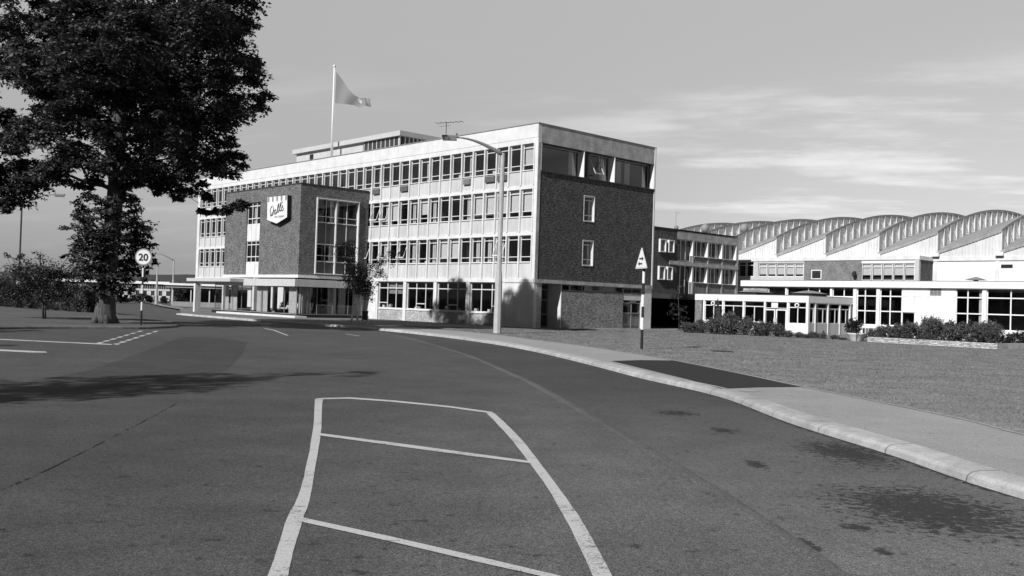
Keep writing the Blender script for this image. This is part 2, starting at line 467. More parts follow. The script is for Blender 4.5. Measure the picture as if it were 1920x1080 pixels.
    s.box(5.2, 5.35, .32, YL - .1, 3.18, 12.14); s.box(DX - .2, DX, .32, YL, 0, 13.3); s.box(.31, DX, YL - .2, YL, 3.18, 13.3)
    s.box(5.2, 5.35, .32, 31.4, 0, 2.95); s.box(.5, 5.2, 18.9, 19.05, 0, 2.95); s.box(.31, 12, 31.3, 31.42, 0, 2.95)
    for z in (3.19, 6.23, 9.29):
        for y in (4.0, 7.6, 11.3, 15, 18.6, 34, 39, 44): s.box(.35, 5.2, y, y + .1, z, z + 2.75)
    T.part('partition_wall', s, 'interior')
    # roof-top storey
    X = 3.0
    ya, yb = 19.25, 35.6
    z0, z1 = 12.91, 15.0
    P = MB(); P.box(X - .25, 9.4, ya - .35, yb + .3, z1, z1 + .36); P.box(X - .25, 9.4, ya - .35, yb + .3, z1 + .361, z1 + .40)
    ph = T.part('roof_house', MB().box(X + .05, 9, 24.6, yb, z0, z1 - .002).box(X + 3.3, 9, ya + 3.2, 24.6, z0, z1 - .002), 'cream')
    T.part('roof_house_roof', P, 'cream')
    P = MB()
    for i in range(9): y = 19.35 + i * .62; P.box(X - .02, X + .06, y, y + .07, z0, z1)
    P.box(X - .02, X + .1, ya, ya + .12, z0, z1)
    for i in range(7): x = X + .5 + i * .42; P.box(x, x + .14, ya, ya + .06, z0, z1)
    for y in (26.5, 29, 31.5, 33.2): P.box(X + .03, X + .06, y, y + .03, z0, z1 - .01)
    T.part('mullion', P, 'frame', ph)
    P = MB(); P.box(X + .02, X + .03, 19.4, 24.3, z0, z1); P.box(X + .3, X + 3.2, ya + .03, ya + .04, z0, z1); T.part('glass_pane', P, 'darkpanel', ph)
    P = MB(); P.box(X + .02, X + .045, 32.6, 33.2, z0 + .6, z1 - .25); T.part('hatch', P, 'black', ph)
    return T
office()

def entrance():
    XB, YA, YB = -6.18, 18.96, 31.0
    T = Thing('entrance_block', 'square dark brick block on a glazed ground floor, projecting from the office front', 'building', XB, YA)
    A = face('x', XB); B = face('y', YA)
    b = MB()
    # front wall with window strip 25.1-27.3
    b.box(*A(YA, 25.08, 0, .3, 3.21, 10.06)); b.box(*A(27.3, YB, 0, .3, 3.21, 10.06)); b.box(*A(25.08, 27.3, 0, .3, 9.05, 10.06))
    b.box(XB + .3, 0 - .02, YB - .3, YB, 3.21, 10.06)
    T.part('front_wall', b, 'brick_front')
    b = MB()
    b.box(XB + .3, -4.8, YA, YA + .3, 3.21, 10.058); b.box(-.95, -.03, YA, YA + .3, 3.21, 10.058)
    b.box(-4.8, -.95, YA, YA + .3, 9.16, 10.058); b.box(-4.8, -.95, YA, YA + .3, 3.21, 3.32)
    T.part('side_wall', b, 'brick_front')
    b = MB(); b.box(XB - .04, -.03, YA - .04, YB + .04, 10.06, 10.14); T.part('roof_edge', b, 'dark')
    for z0, z1, tr in ((7.27, 9.05, 7.75), (4.2, 5.93, 4.66)):
        w = window(T, None, A, 25.08, 27.3, z0, z1, .12, (25.82, 26.56), (z1 - .3, tr), .05, .06, 'frame', 'glass', bar=.035, curtain=[(26.1, 26.5)] if z0 > 6 else [(25.2, 25.5)])
    p = MB()
    for z0, z1 in ((5.93, 7.27), (3.21, 4.2)):
        for i in range(3): p.box(*A(25.08 + .74 * i + .015, 25.08 + .74 * (i + 1) - .015, .08, .14, z0, z1))
        p.box(*A(25.08, 27.3, .14, .2, z0, z1))
    T.parts('spandrel', p, 'concrete')
    # tall side window
    fr = MB()
    for x in (-4.8, -1.03): fr.box(x, x + .08, YA - .12, YA + .1, 3.32, 9.16)
    fr.box(-4.72, -1.03, YA - .12, YA + .1, 9.08, 9.16); fr.box(-4.72, -1.03, YA - .12, YA + .1, 3.32, 3.4)
    T.part('window_surround', fr, 'concrete')
    for x0, x1 in ((-4.72, -3.06), (-2.98, -1.03)):
        xm = (x0 + x1) / 2
        for z0, z1, rows in ((7.3, 9.08, (7.75,)), (4.3, 5.62, (4.75,))):
            window(T, None, B, x0, x1, z0, z1, .06, (xm,), rows, .045, .06, 'frame', 'glass', bar=.025, curtain=([(x0 + .1, x0 + .3)] if x0 > -4 else [(x1 - .4, x1 - .05)]))
        m1 = MB()
        m1.box(x0, x1, YA + .1, YA + .14, 5.66, 7.26); m1.box(x0, x1, YA + .1, YA + .14, 3.4, 4.26); T.parts('dark_infill_panel', m1, 'darkpanel')
        m1 = MB(); m1.box(xm - .02, xm + .02, YA + .05, YA + .098, 3.4, 9.08)
        for z in (4.26, 5.62, 7.26): m1.box(x0, x1, YA + .04, YA + .095, z, z + .04)
        T.part('mullion', m1, 'frame')
    m1 = MB(); m1.box(-3.06, -2.98, YA - .06, YA + .1, 3.4, 9.08); T.part('mullion', m1, 'frame')
    # concrete base band and canopy fascia
    c = MB()
    c.box(XB - .03, -.02, YA - .03, YB + .03, 2.98, 3.205)
    T.part('base_band', c, 'concrete')
    c = MB()
    c.box(XB - .64, XB - .4, 18.3, 31.2, 2.31, 2.80)
    c.box(XB - .4, -.07, 18.3, 18.5, 2.312, 2.798)
    c.box(XB - .62, -.07, 18.32, 31.2, 2.802, 2.86)
    c.box(XB - .66, XB - .38, 24.3, 24.62, 2.30, 2.93)
    T.part('canopy_fascia', c, 'cream')
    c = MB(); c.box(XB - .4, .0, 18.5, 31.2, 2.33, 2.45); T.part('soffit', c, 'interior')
    # glazed ground floor, curtains, plinth
    gx, gy = XB - .25, 18.62
    fr = MB()
    for y in (18.62, 20.4, 22.2, 24.0, 25.6, 27.2, 28.8, 30.4, 31.9): fr.box(gx, gx + .05, y, y + .04, .26, 2.31)
    for x in (-4.7, -3.3, -1.9, -.6): fr.box(x, x + .04, gy, gy + .05, .26, 2.31)
    fr.box(gx, gx + .07, gy, 32, .22, .27); fr.box(gx + .07, -.1, gy, gy + .07, .22, .27)
    T.part('shopfront_frame', fr, 'grey')
    g = MB(); g.poly([(gx + .02, gy + .03, .27), (gx + .02, gy + .03, 2.31), (gx + .02, 31.95, 2.31), (gx + .02, 31.95, .27)]); g.poly([(gx + .06, gy + .02, .27), (-.1, gy + .02, .27), (-.1, gy + .02, 2.31), (gx + .06, gy + .02, 2.31)]); T.part('glass_pane', g, 'glass')
    def drape(pts, n):
        m1 = MB(); rows = [[], []]
        for i in range(n * 6 + 1):
            t = i / (n * 6) * (len(pts) - 1); k = min(int(t), len(pts) - 2); q = t - k
            p = Vector(pts[k]) * (1 - q) + Vector(pts[k + 1]) * q
            d = (Vector(pts[k + 1]) - Vector(pts[k])).normalized(); nn = Vector((-d.y, d.x))
            o = p + nn * (.085 * math.sin(i * math.pi / 3) + .03 * math.sin(i * 1.7))
            rows[0].append((o.x, o.y, .29)); rows[1].append((o.x + nn.x * .01, o.y, 2.3))
        m1.grid(rows); return m1
    gi = gx + .22
    for a, b in ((19.0, 20.1), (23.35, 25.0), (28.35, 29.5), (29.8, 30.4)):
        T.part('curtain', drape([(gi, a), (gi, b)], int((b - a) / .13)), 'curtain', smooth=True)
    for a, b in ((-6.1, -5.1), (-3.6, -2.9), (-2.6, -2.0), (-1.3, -.3)):
        T.part('curtain', drape([(a, gy + .25), (b, gy + .25)], int((b - a) / .13)), 'curtain', smooth=True)
    p = MB(); p.box(gx - .12, -.05, 18.5, 32.2, .02, .22); T.part('plinth', p, 'black')
    col = MB()
    for y in (26.2,): col.box(-4.0, -3.75, y, y + .25, .23, 2.33)
    T.parts('column', col, 'concrete')
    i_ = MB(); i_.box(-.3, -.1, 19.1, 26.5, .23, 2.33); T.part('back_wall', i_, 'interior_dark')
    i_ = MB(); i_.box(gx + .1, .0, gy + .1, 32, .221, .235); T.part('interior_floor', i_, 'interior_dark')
    i_ = MB(); i_.box(XB + .31, -.1, YA + .31, YB - .31, 3.0, 3.2); i_.box(XB + .31, -.1, YA + .31, YB - .31, 6.1, 6.3); i_.box(XB + .31, -.05, YA + .31, YB - .31, 9.5, 9.7)
    i_.box(XB + 3, XB + 3.1, YA + .9, YB - .4, 3.2, 9.5); i_.box(XB + .4, -.1, YA + 3.5, YA + 3.6, 3.2, 9.5)
    T.part('partition_wall', i_, 'interior')
    # waiting chairs behind the glass
    for i, (x, y) in enumerate(((-5.2, 21.9), (-5.0, 22.7), (-5.3, 21.0), (-4.9, 19.6))):
        c = Thing('tub_chair', 'pale tub chair in the glazed hall, ' + ('second from the corner', 'third from the corner', 'nearest the corner curtain', 'beside the corner curtain')[i], 'chair', x, y, group='chairs in the glazed entrance hall', z=.235)
        c.part('seat', MB().box(x - .28, x + .28, y - .28, y + .28, .56, .68), 'curtain')
        c.part('backrest', MB().prism([(x + .2, y - .28, .68), (x + .28, y - .28, .68), (x + .38, y - .26, 1.1), (x + .31, y - .26, 1.1)], (0, .54, 0)), 'curtain')
        for dx in (-.24, .2):
            for dy in (-.24, .2): c.part('leg', MB().box(x + dx, x + dx + .035, y + dy, y + dy + .035, .235, .56), 'dark')
    return T
entrance()
st = MB(); st.box(-7.55, -6.56, 16.9, 29.3, 0, .13)
t = Thing('entrance_step', 'long low pale step in front of the glazed entrance floor', 'step', -7.5, 17)
t.part('tread', st, 'concrete')
# porch roof over the door
T = Thing('entrance_canopy', 'flat pale canopy on square posts left of the brick block', 'canopy', -8, 26.2)
T.part('canopy_roof', MB().box(-8.0, -.07, 26.2, 34.1, 2.58, 2.84), 'cream')
T.part('post', MB().box(-7.75, -7.35, 32.9, 33.2, 0, 2.58), 'concrete')
T.part('post', MB().box(-4.2, -3.8, 32.9, 33.2, 0, 2.58), 'concrete')

# ------------------------------------------------------------------ shield sign on the brick block
def shield():
    X = -6.55
    def conv(p):
        u, v = 496 + p[0] / 16.37, 360 + p[1] / 16.37
        d = ray(u, v); o = Vector((0, 0, CAM_H)); c0 = W(X - .03, 0)
        t_ = (c0 - o).dot(EX) / d.dot(EX); q = o + d * t_ - Vector((CX, CY, 0))
        return (X - .03, q.dot(FY), q.z)
    T = Thing('wall_sign', 'white shield-shaped sign with scalloped grey awning top and script lettering, on the brick block', 'sign', X, 22.5)
    out = [conv(p)[1:] for p in ((78, 158), (695, 92), (685, 775), (365, 972), (68, 862))]
    yl, yr = out[0][0], out[1][0]; zt = out[0][1]; ym_ = (yl + yr) / 2
    T.part('casing', MB().prism([(X, y, z) for y, z in out], (.36, 0, 0)), 'black')
    T.part('sign_face', MB().prism([(X - .012, ym_ + (y - ym_) * .985, zt - .85 + (z - zt + .85) * .985) for y, z in out], (.01, 0, 0)), 'white')
    for i in range(5):
        yc = yl - .22 - i * (yl - yr - .40) / 4
        w = .13; pts = [(X - .022, yc + w, zt - .03), (X - .022, yc - w, zt - .03), (X - .022, yc - w, zt - .3)]
        pts += [(X - .022, yc - w * math.cos(a), zt - .3 - .13 * math.sin(a)) for a in [math.pi * k / 8 for k in range(1, 8)]] + [(X - .022, yc + w, zt - .3)]
        T.part('awning_stripe', MB().prism(pts, (.009, 0, 0)), 'grey')
    def conv(p):
        u, v = 496 + p[0] / 16.37, 360 + p[1] / 16.37
        d = ray(u, v); o = Vector((0, 0, CAM_H)); c0 = W(X - .03, 0)
        t_ = (c0 - o).dot(EX) / d.dot(EX); q = o + d * t_ - Vector((CX, CY, 0))
        return (X - .03, q.dot(FY), q.z)
    strokes = [[(240, 420), (203, 478), (183, 540), (174, 620), (178, 700), (192, 742), (216, 700), (240, 610), (230, 650), (228, 695), (240, 720), (264, 655), (275, 560), (266, 490), (262, 455)],
               [(264, 560), (290, 575), (300, 620), (305, 685)], [(340, 530), (308, 575), (300, 640), (318, 685), (345, 640), (352, 545), (350, 610), (366, 662)],
               [(366, 662), (398, 570), (432, 440), (440, 350), (418, 400), (400, 500), (398, 590), (420, 632)],
               [(420, 632), (458, 525), (500, 400), (512, 312), (484, 380), (465, 480), (463, 560), (480, 597)],
               [(480, 597), (515, 530), (546, 405), (552, 455), (573, 520), (555, 572), (520, 560)], [(550, 292), (541, 330)]]
    m1 = MB()
    for s in strokes:
        p = [Vector(conv(q)) for q in s]; fine = []
        for i in range(len(p) - 1):
            a, b, c, d = p[max(i - 1, 0)], p[i], p[i + 1], p[min(i + 2, len(p) - 1)]
            for k in range(4):
                t_ = k / 4
                fine.append(.5 * ((2 * b) + (c - a) * t_ + (2 * a - 5 * b + 4 * c - d) * t_ ** 2 + (3 * b - a - 3 * c + d) * t_ ** 3))
        fine.append(p[-1])
        m1.tube(fine, [.030] * len(fine), 6)
    T.part('script_lettering', m1, 'black')
    me = textmesh('ICE CREAM', .2, .004, .0)
    a, b = Vector(conv((305, 800))), Vector(conv((590, 768)))
    w = max(v.co.x for v in me.vertices); k = (a - b).length / w
    m1 = MB(); m1.v = [(X - .03 + .0 - v.co.z, a.y - v.co.x * k, a.z + (b.z - a.z) * v.co.x / w + v.co.y * 1.1) for v in me.vertices]; m1.f = [tuple(p.vertices) for p in me.polygons]
    T.part('small_lettering', m1, 'grey')
def textmesh(s, size, ext=.005, offset=0.0):
    cu = bpy.data.curves.new('lettering', 'FONT'); cu.body = s; cu.size = size; cu.extrude = ext; cu.offset = offset
    o = bpy.data.objects.new('lettering', cu); COL.objects.link(o)
    bpy.context.view_layer.update()
    me = bpy.data.meshes.new_from_object(o.evaluated_get(bpy.context.evaluated_depsgraph_get()))
    bpy.data.objects.remove(o); return me
shield()
# flagpole, flag, aerial on the roof
T = Thing('flagpole', 'tall white flagpole on the office roof', 'flagpole', 2, 27.85, z=12.9)
T.part('pole', MB().tube([(2, 27.85, 12.9), (2, 27.9, 21.85)], [.12, .07], 10), 'white', smooth=True)
T.part('finial', MB().sphere((2, 27.9, 21.95), .13), 'white', smooth=True)
T.part('halyard', MB().tube([(2, 27.75, 13.9), (2, 27.68, 17.5), (2, 27.72, 21.6)], .012, 4), 'white')
def flag():
    T = Thing('flag', 'large grey flag flying limp from the tall roof flagpole', 'flag', 2, 27.6, z=17)
    rows = []; top = [(0, 21.45), (.5, 20.9), (1.0, 20.35), (1.5, 19.8), (2.0, 19.4), (2.6, 19.1), (3.2, 19.15), (3.9, 19.0)]
    bot = [(0, 18.65), (.5, 18.6), (1.0, 18.55), (1.5, 18.52), (2.0, 18.5), (2.6, 18.25), (3.2, 18.4), (3.9, 18.35)]
    def ip(t, a):
        k = min(int(t), len(a) - 2); q = t - k; return a[k][0] * (1 - q) + a[k + 1][0] * q, a[k][1] * (1 - q) + a[k + 1][1] * q
    for i in range(57):
        t = i / 56 * 7; (s, zt), (_, zb) = ip(t, top), ip(t, bot); r = []
        for j in range(9):
            q = j / 8
            d = .13 * math.sin(s * 2.6 + q * 2.2) * min(1, s) + .13 * math.sin(s * 8 - q * 3) * max(0, s - 2.2)
            p = Vector((s * .54, -s * .64)); nrm = Vector((1.02, .8)).normalized()
            r.append((2 + p.x + nrm.x * d, 27.6 + p.y + nrm.y * d, zt * (1 - q) + zb * q))
        rows.append(r)
    mt, nt = newmat('flag_cloth')
    tc = N(nt, 'ShaderNodeTexCoord').outputs['Object']
    nz = noise(nt, tc, 1.1, 1)
    v = remap(nt, nz, .72, .74, .24, .6)
    finish(mt, nt, v, .9, .1)
    T.part('cloth', MB().grid(rows), mt, smooth=True)
flag()
def aerial():
    d = dp(836, 262, 74); q = d - Vector((CX, CY, 0)); x, y = q.dot(EX), q.dot(FY)
    T = Thing('television_aerial', 'thin rod aerial on the office roof behind the street lamp head', 'aerial', x, y, z=12.9)
    T.part('mast', MB().tube([(x, y, 12.9), (x, y, 15.55)], .03, 6), 'dark')
    m1 = MB()
    m1.tube([(x - .3, y + .8, 15.5), (x + .5, y - 1.3, 15.5)], .02, 5)
    for i in range(6):
        t_ = i / 5; cx_, cy_ = x - .3 + .8 * t_, y + .8 - 2.1 * t_; m1.tube([(cx_ - .3, cy_ - .12, 15.5), (cx_ + .3, cy_ + .12, 15.5)], .014, 4)
    m1.tube([(x - .3, y + .5, 15.2), (x + .1, y - .4, 15.25)], .015, 5)
    m1.tube([(x - .2, y + 1.0, 14.0), (x + .9, y - 1.9, 13.95)], .012, 5)
    T.part('rod', m1, 'dark')
aerial()
# ------------------------------------------------------------------ link block (three storeys) behind the office end
def linkblock():
    Y = 12.98
    T = Thing('link_block', 'three storey brick and concrete annexe between the office and the white factory', 'building', 28, Y)
    B = face('y', Y)
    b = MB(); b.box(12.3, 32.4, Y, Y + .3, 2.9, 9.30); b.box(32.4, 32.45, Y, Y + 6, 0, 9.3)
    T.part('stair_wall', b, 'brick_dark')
    for x0, x1, z0, z1 in ((29.5, 30.45, 6.95, 8.22), (30.85, 31.75, 6.98, 8.2), (29.45, 30.4, 4.28, 5.6), (30.75, 31.6, 4.3, 5.6)):
        lin = MB(); lin.box(x0, x0 + .1, Y - .22, Y - .01, z0, z1); lin.box(x1 - .1, x1, Y - .22, Y - .01, z0, z1); lin.box(x0 + .1, x1 - .1, Y - .22, Y - .01, z1 - .07, z1); lin.box(x0 + .1, x1 - .1, Y - .22, Y - .01, z0, z0 + .07)
        w = window(T, None, B, x0 + .1, x1 - .1, z0 + .07, z1 - .07, -.06, (), (), .05, .05, 'white', 'darkpanel', curtain=None)
        T.part('window_reveal', lin, 'white', w)
    X0, X1 = 32.45, 43.15
    fr = MB(); fr.box(X0, X1, Y - .02, Y + .3, 8.42, 9.2); fr.box(X0 - 1.2, X1, Y - .05, Y + .6, 5.85, 6.22)
    T.part('concrete_band', fr, 'concrete_dull')
    fr = MB(); fr.box(12.3, X1 + .04, Y - .07, Y + 8, 9.205 if False else 9.3, 9.37)
    T.part('roof', fr, 'dark')
    sp = MB()
    xs = [32.5, 35.05, 37.6, 40.15, 42.75]
    for z0, z1 in ((6.22, 6.85), (2.9, 4.22)): sp.box(35.05, X1, Y + .05, Y + .3, z0, z1)
    T.parts('spandrel', sp, 'brick_far')
    pi_ = MB()
    for x in xs[1:]: pi_.box(x, x + .22, Y - .0, Y + .3, 2.9, 5.85); pi_.box(x, x + .22, Y - .0, Y + .3, 6.22, 8.42)
    pi_.box(X1 - .12, X1, Y - .01, Y + .3, 0, 9.2)
    T.parts('pier', pi_, 'concrete_dull')
    lw = MB()
    for x in xs[1:]:
        lw.box(x - .06, x - .001, Y - .02, Y + .40, 6.86, 8.40); lw.box(x - .06, x - .001, Y - .02, Y + .40, 4.23, 5.84)
    T.parts('window_fin', lw, 'white')
    for i in range(4):
        a, b_ = xs[i] + (.24 if i else .1), xs[i + 1] - .07
        for z0, z1 in ((6.86, 8.41), (4.24, 5.84)):
            if i == 0: z0 = 6.3 if z0 > 6 else 2.95
            t = (b_ - a) / 3
            window(T, None, B, a, b_, z0, z1, .28, (a + t, a + 2 * t), (), .05, .06, 'white', 'glass', bar=.05, curtain=[(b_ - .6, b_ - .1)] if z0 > 5 and i > 1 else None)
            if i:
                m1 = MB(); m1.box(a - .02, b_ + .02, Y - .06, Y + .27, z0 - .05, z0); T.part('window_sill', m1, 'steel')
    r = MB(); r.box(X0, X1, Y + .3, Y + 8, 8.5, 8.6); r.box(X0, X1, Y + .3, Y + 8, 5.95, 6.1); r.box(X0, X1, Y + 5, Y + 5.2, 0, 9.2); r.box(X1 - .2, X1, Y + .3, Y + 8, 0, 9.2); r.box(12.3, X1, Y + 7.8, Y + 8, 0, 9.3)
    r.box(12.3, X0, Y + 2, Y + 2.1, 0, 2.9); r.box(12.3, X1, Y + .31, Y + 7.8, 2.7, 2.9)
    T.part('partition_wall', r, 'interior')
linkblock()
def vent(u, v, D, r, lab):
    p = dp(u, v, D); q = p - Vector((CX, CY, 0)); x, y = q.dot(EX), q.dot(FY)
    T = Thing('roof_ventilator', lab, 'ventilator', x, y, z=p.z - 1.6, group='ball ventilators on the annexe roof')
    T.part('ball', MB().sphere((x, y, p.z), r, 20, 14, 1.1), 'grey', smooth=True)
    T.part('stem', MB().tube([(x - .1, y, p.z - 2.2), (x, y, p.z - r * .7)], r * .45, 10), 'dark')
vent(1322, 428, 110, .46, 'grey ball-shaped ventilator above the middle of the annexe roof')
vent(1395, 428, 112, .50, 'largest grey ball-shaped ventilator, at the right end of the annexe roof')
vent(1268, 427, 106, .26, 'small pale ball ventilator beside the thin roof mast')
q = dp(1267, 426, 104) - Vector((CX, CY, 0)); x, y = q.dot(EX), q.dot(FY)
T = Thing('roof_mast', 'very thin mast on the annexe roof', 'mast', x, y, z=9.2)
T.part('pole', MB().tube([(x, y, 9.2), (x, y, 12.1)], .025, 6), 'grey'); T.part('arm', MB().tube([(x, y, 12.05), (x + .25, y - .3, 12.0)], .025, 6), 'grey')

# dark covered way
T = Thing('covered_way', 'dark flat-roofed car port between the office end and the white porch', 'car port', 12.3, 1)
T.part('roof', MB().box(12.3, 23.9, 1.0, 9.5, 2.30, 2.74), 'darkpanel')
T.part('back_wall', MB().box(12.3, 24.5, 9.3, 9.5, 0, 2.3).box(24.3, 24.5, 1.2, 9.3, 0, 2.3), 'interior_dark')
T.part('door_track', MB().box(12.35, 15.8, 6.0, 6.1, 1.98, 2.1), 'steel')
T.parts('post', MB().box(12.4, 12.6, 8.9, 9.1, 0, 2.3), 'dark')

# ------------------------------------------------------------------ white porch
def porch():
    X, YR, YE, XE = 17.48, -.10, -9.76, 24.05
    T = Thing('porch_building', 'low white flat-roofed glazed reception porch in front of the factory', 'building', X, -5)
    A = face('x', X); B = face('y', YE)
    ro = MB(); ro.box(X, XE - .0, YE, YR, 2.27, 2.73); T.part('roof', ro, 'white')
    ro = MB(); ro.box(X + .05, XE - .05, YE + .05, YR - .05, 2.735, 2.78); T.part('roof_covering', ro, 'roofing')
    w = MB(); w.box(X + .05, X + .35, -.72, YR, 0, 2.27); w.box(X + .35, XE, YR - .3, YR, 0, 2.27); T.part('side_wall', w, 'brick_far')
    P = MB()
    for y in (-.86, -2.58, -4.38, -6.18, -8.05): P.box(X + .02, X + .2, y - .14, y, 0, 2.268)
    P.box(X + .0 + .01, X + .22, YE + .01, YE + .2, 0, 2.268)
    for x in (18.48, 20.28, 22.0): P.box(x, x + .1, YE + .0 + .01, YE + .15, 0, 2.268)
    P.box(23.55, 23.75, YE + .02, YE + .15, 0, 2.268)
    T.parts('post', P, 'white')
    ap = MB()
    for a, b in ((-2.58, -1.0), (-4.38, -2.72), (-6.18, -4.52), (YE + .2, -8.19)): ap.box(X + .08, X + .16, a, b, 0, .76)
    T.parts('apron_panel', ap, 'white')
    ap = MB()
    for a, b in ((X + .22, 18.48), (18.58, 20.28), (20.38, 22.0), (22.1, 23.55)): ap.box(a, b, YE + .05, YE + .12, 0, .82)
    T.parts('apron_panel', ap, 'cream')
    bays = ((-2.58, -1.0, 0), (-4.38, -2.72, 0), (-6.18, -4.52, 0), (YE + .2, -8.19, 0))
    for n, (a, b, _) in enumerate(bays):
        mid = (a + b) / 2
        w = window(T, None, A, a, b, .76, 2.26, .1, (), (1.90,), .04, .05, 'white', 'glass', bar=.03)
        m1 = MB(); m1.box(X + .1, X + .15, mid - .03, mid + .03, .8, 1.88); T.part('mullion', m1, 'white', w)
        if n in (0, 3):
            m1 = MB(); yc = mid + .05
            pts = [(X + .02, yc + .17 * math.cos(k * math.pi / 8), 2.06 + .17 * math.sin(k * math.pi / 8)) for k in range(16)]
            m1.prism(pts, (.08, 0, 0)); f = T.part('extractor_fan', m1, 'white', w)
            pts = [(X + .0, yc - .02 + .09 * math.cos(k * math.pi / 6), 2.06 + .09 * math.sin(k * math.pi / 6)) for k in range(12)]
            T.part('fan_hub', MB().prism(pts, (.016, 0, 0)), 'black', w)
    for a, b in ((X + .22, 18.48), (18.58, 20.28), (20.38, 22.0), (22.1, 23.55)):
        mid = (a + b) / 2 + .2
        w = window(T, None, B, a, b, .82, 2.24, .07, (), (1.88,), .035, .05, 'white', 'glass', bar=.025)
        m1 = MB(); m1.box(mid, mid + .05, YE + .07, YE + .12, .85, 1.86); T.part('mullion', m1, 'white', w)
    # double doors
    for a, b in ((-7.08, -6.22), (-8.0, -7.14)):
        d = window(T, None, A, a, b, .04, 1.74, .1, (), (), .09, .06, 'white', 'glass', name='entrance_door')
        T.part('handle', MB().box(X + .05, X + .09, (b if a < -7.5 else a) - .02 + (.0 if a > -7.5 else -.06), (b if a < -7.5 else a) + .02 + (.08 if a > -7.5 else -.02), .8, 1.1), 'steel', d)
    window(T, None, A, -8.04, -6.2, 1.80, 2.26, .1, (), (), .04, .05, 'white', 'glass')
    T.part('notice_board', MB().box(X + .06, X + .09, -7.3, -6.78, 1.84, 2.2), 'white')
    # roof lights
    for n, (x, y) in enumerate(((19.4, -4.2), (20.3, -8.2))):
        r = MB(); r.box(x - 1.1, x + 1.1, y - .8, y + .8, 2.78, 2.96)
        k = T.part('rooflight', r, 'dark')
        rows = [[(x + 1.25 * i / 6, y + 1.0 * j / 6, 2.96 + .22 * (1 - (i / 6) ** 2) * (1 - (j / 6) ** 2)) for j in range(-6, 7)] for i in range(-6, 7)]
        T.part('dome', MB().grid(rows), 'grey', k, smooth=True)
    T.part('partition_wall', MB().box(20.5, 20.6, YE + .4, YR - .4, 0, 2.2).box(X + .25, XE, YE + .25, YR - .35, .01, .03), 'interior_dark')
porch()

# ------------------------------------------------------------------ long glazed building
def longblock():
    X, Y1, Y0 = 24.06, -.03, -34.0
    T = Thing('canteen_building', 'long low white building with tall grid windows behind the shrub beds', 'building', X, -12)
    A = face('x', X)
    T.part('roof', MB().box(X - .25, X + 9, Y0, Y1, 3.57, 4.03), 'white')
    T.part('roof_covering', MB().box(X - .1, X + 8.9, Y0 + .1, Y1 - .1, 4.035, 4.08), 'roofing')
    T.part('end_wall', MB().box(X, X + .3, -2.42, Y1 - .1, 0, 3.57).box(X + .3, X + 9, Y1 - .4, Y1 - .1, 0, 3.57), 'brick_pale')
    wl = MB(); wl.box(X + .0, X + .25, -17.2, -13.42, 1.82, 3.568); wl.box(X + .0, X + .25, -17.2, -14.36, 0, 1.82); wl.box(X, X + .25, Y0, -17.2, 0, .76); wl.box(X, X + .25, -14.36, -9.98, 0, .80)
    T.part('wall_panel', wl, 'white')
    jn = MB()
    for y in (-14.36, -15.3, -16.25): jn.box(X - .003, X, y, y + .02, 1.82, 3.56)
    jn.box(X - .003, X, -17.18, -13.44, 2.93, 2.95)
    T.part('panel_joint', jn, 'concrete_dull')
    P = MB()
    P.box(X - .06, X + .2, -9.99, -9.72, 0, 3.568); P.box(X - .06, X + .2, -11.78, -11.52, 0, 3.568)
    P.box(X - .04, X + .15, -4.16, -4.02, 2.8, 3.568); P.box(X - .04, X + .15, -8.02, -7.84, 2.8, 3.568)
    for k in range(5): y = -19.24 - k * 3.5; P.box(X - .06, X + .2, y, y + .27, 0, 3.568)
    T.parts('post', P, 'white')
    # clerestory above the porch roof
    for a, b, cols in ((-4.02, -2.45, ()), (-7.84, -4.16, (-5.97, -6.9)), (-9.72, -8.02, (-8.93,))):
        window(T, None, A, a, b, 2.84, 3.56, .08, cols, (), .05, .05, 'white', 'glass', bar=.04)
    T.part('clerestory_sill', MB().box(X - .05, X + .1, -9.72, -2.42, 2.74, 2.84), 'white')
    zr = (1.84, 2.94)
    window(T, None, A, -11.52, -9.99, .80, 3.56, .06, (-10.62,), zr, .06, .06, 'white', 'glass', bar=.04)
    window(T, None, A, -13.42, -11.78, .80, 3.56, .06, (-12.53,), zr, .06, .06, 'white', 'glass', bar=.04)
    window(T, None, A, -14.36, -13.42, .80, 1.82, .06, (), (), .05, .06, 'white', 'glass', bar=.04)
    w = window(T, None, A, -16.2, -15.42, 3.05, 3.53, -.03, (-15.68, -15.94), (), .05, .04, 'grey', 'interior', bar=.04)
    ya = -17.2
    for k in range(5):
        yb = -19.24 - k * 3.5 + .27
        w = window(T, None, A, yb, ya, .76, 3.56, .06, ((ya + yb) / 2 + .1,), zr, .06, .06, 'white', 'glass', bar=.04, curtain=[(yb + .1, yb + .3)] if k < 2 else None)
        ya = yb - .27
    i_ = MB(); i_.box(X + 4, X + 4.1, Y0, -2.6, 0, 3.5); i_.box(X + .3, X + 9, Y0 + .2, Y0 + .4, 0, 3.5)
    T.part('partition_wall', i_, 'interior_dark'); i_ = MB(); i_.box(X + .3, X + 9, Y0 + .2, Y1 - .3, 3.4, 3.5); T.part('ceiling', i_, 'interior')
    # roof ventilation gear
    V = Thing('roof_louvre', 'small pyramid-capped vent on the long white roof, right of centre', 'vent', X + 4, -17.0, z=4.08)
    m1 = MB(); 
    for s in (-.15, .15): m1.box(X + 4 + s - .05, X + 4 + s + .05, -17.1, -16.9, 4.08, 4.3)
    V.part('stem', m1, 'dark')
    m1 = MB(); c = (X + 4, -17.0, 4.55); q = [(X + 3.4, -17.6, 4.3), (X + 4.6, -17.6, 4.3), (X + 4.6, -16.4, 4.3), (X + 3.4, -16.4, 4.3)]
    for i in range(4): m1.poly([q[i], q[(i + 1) % 4], c])
    m1.poly(q[::-1]); V.part('cap', m1, 'grey')
longblock()

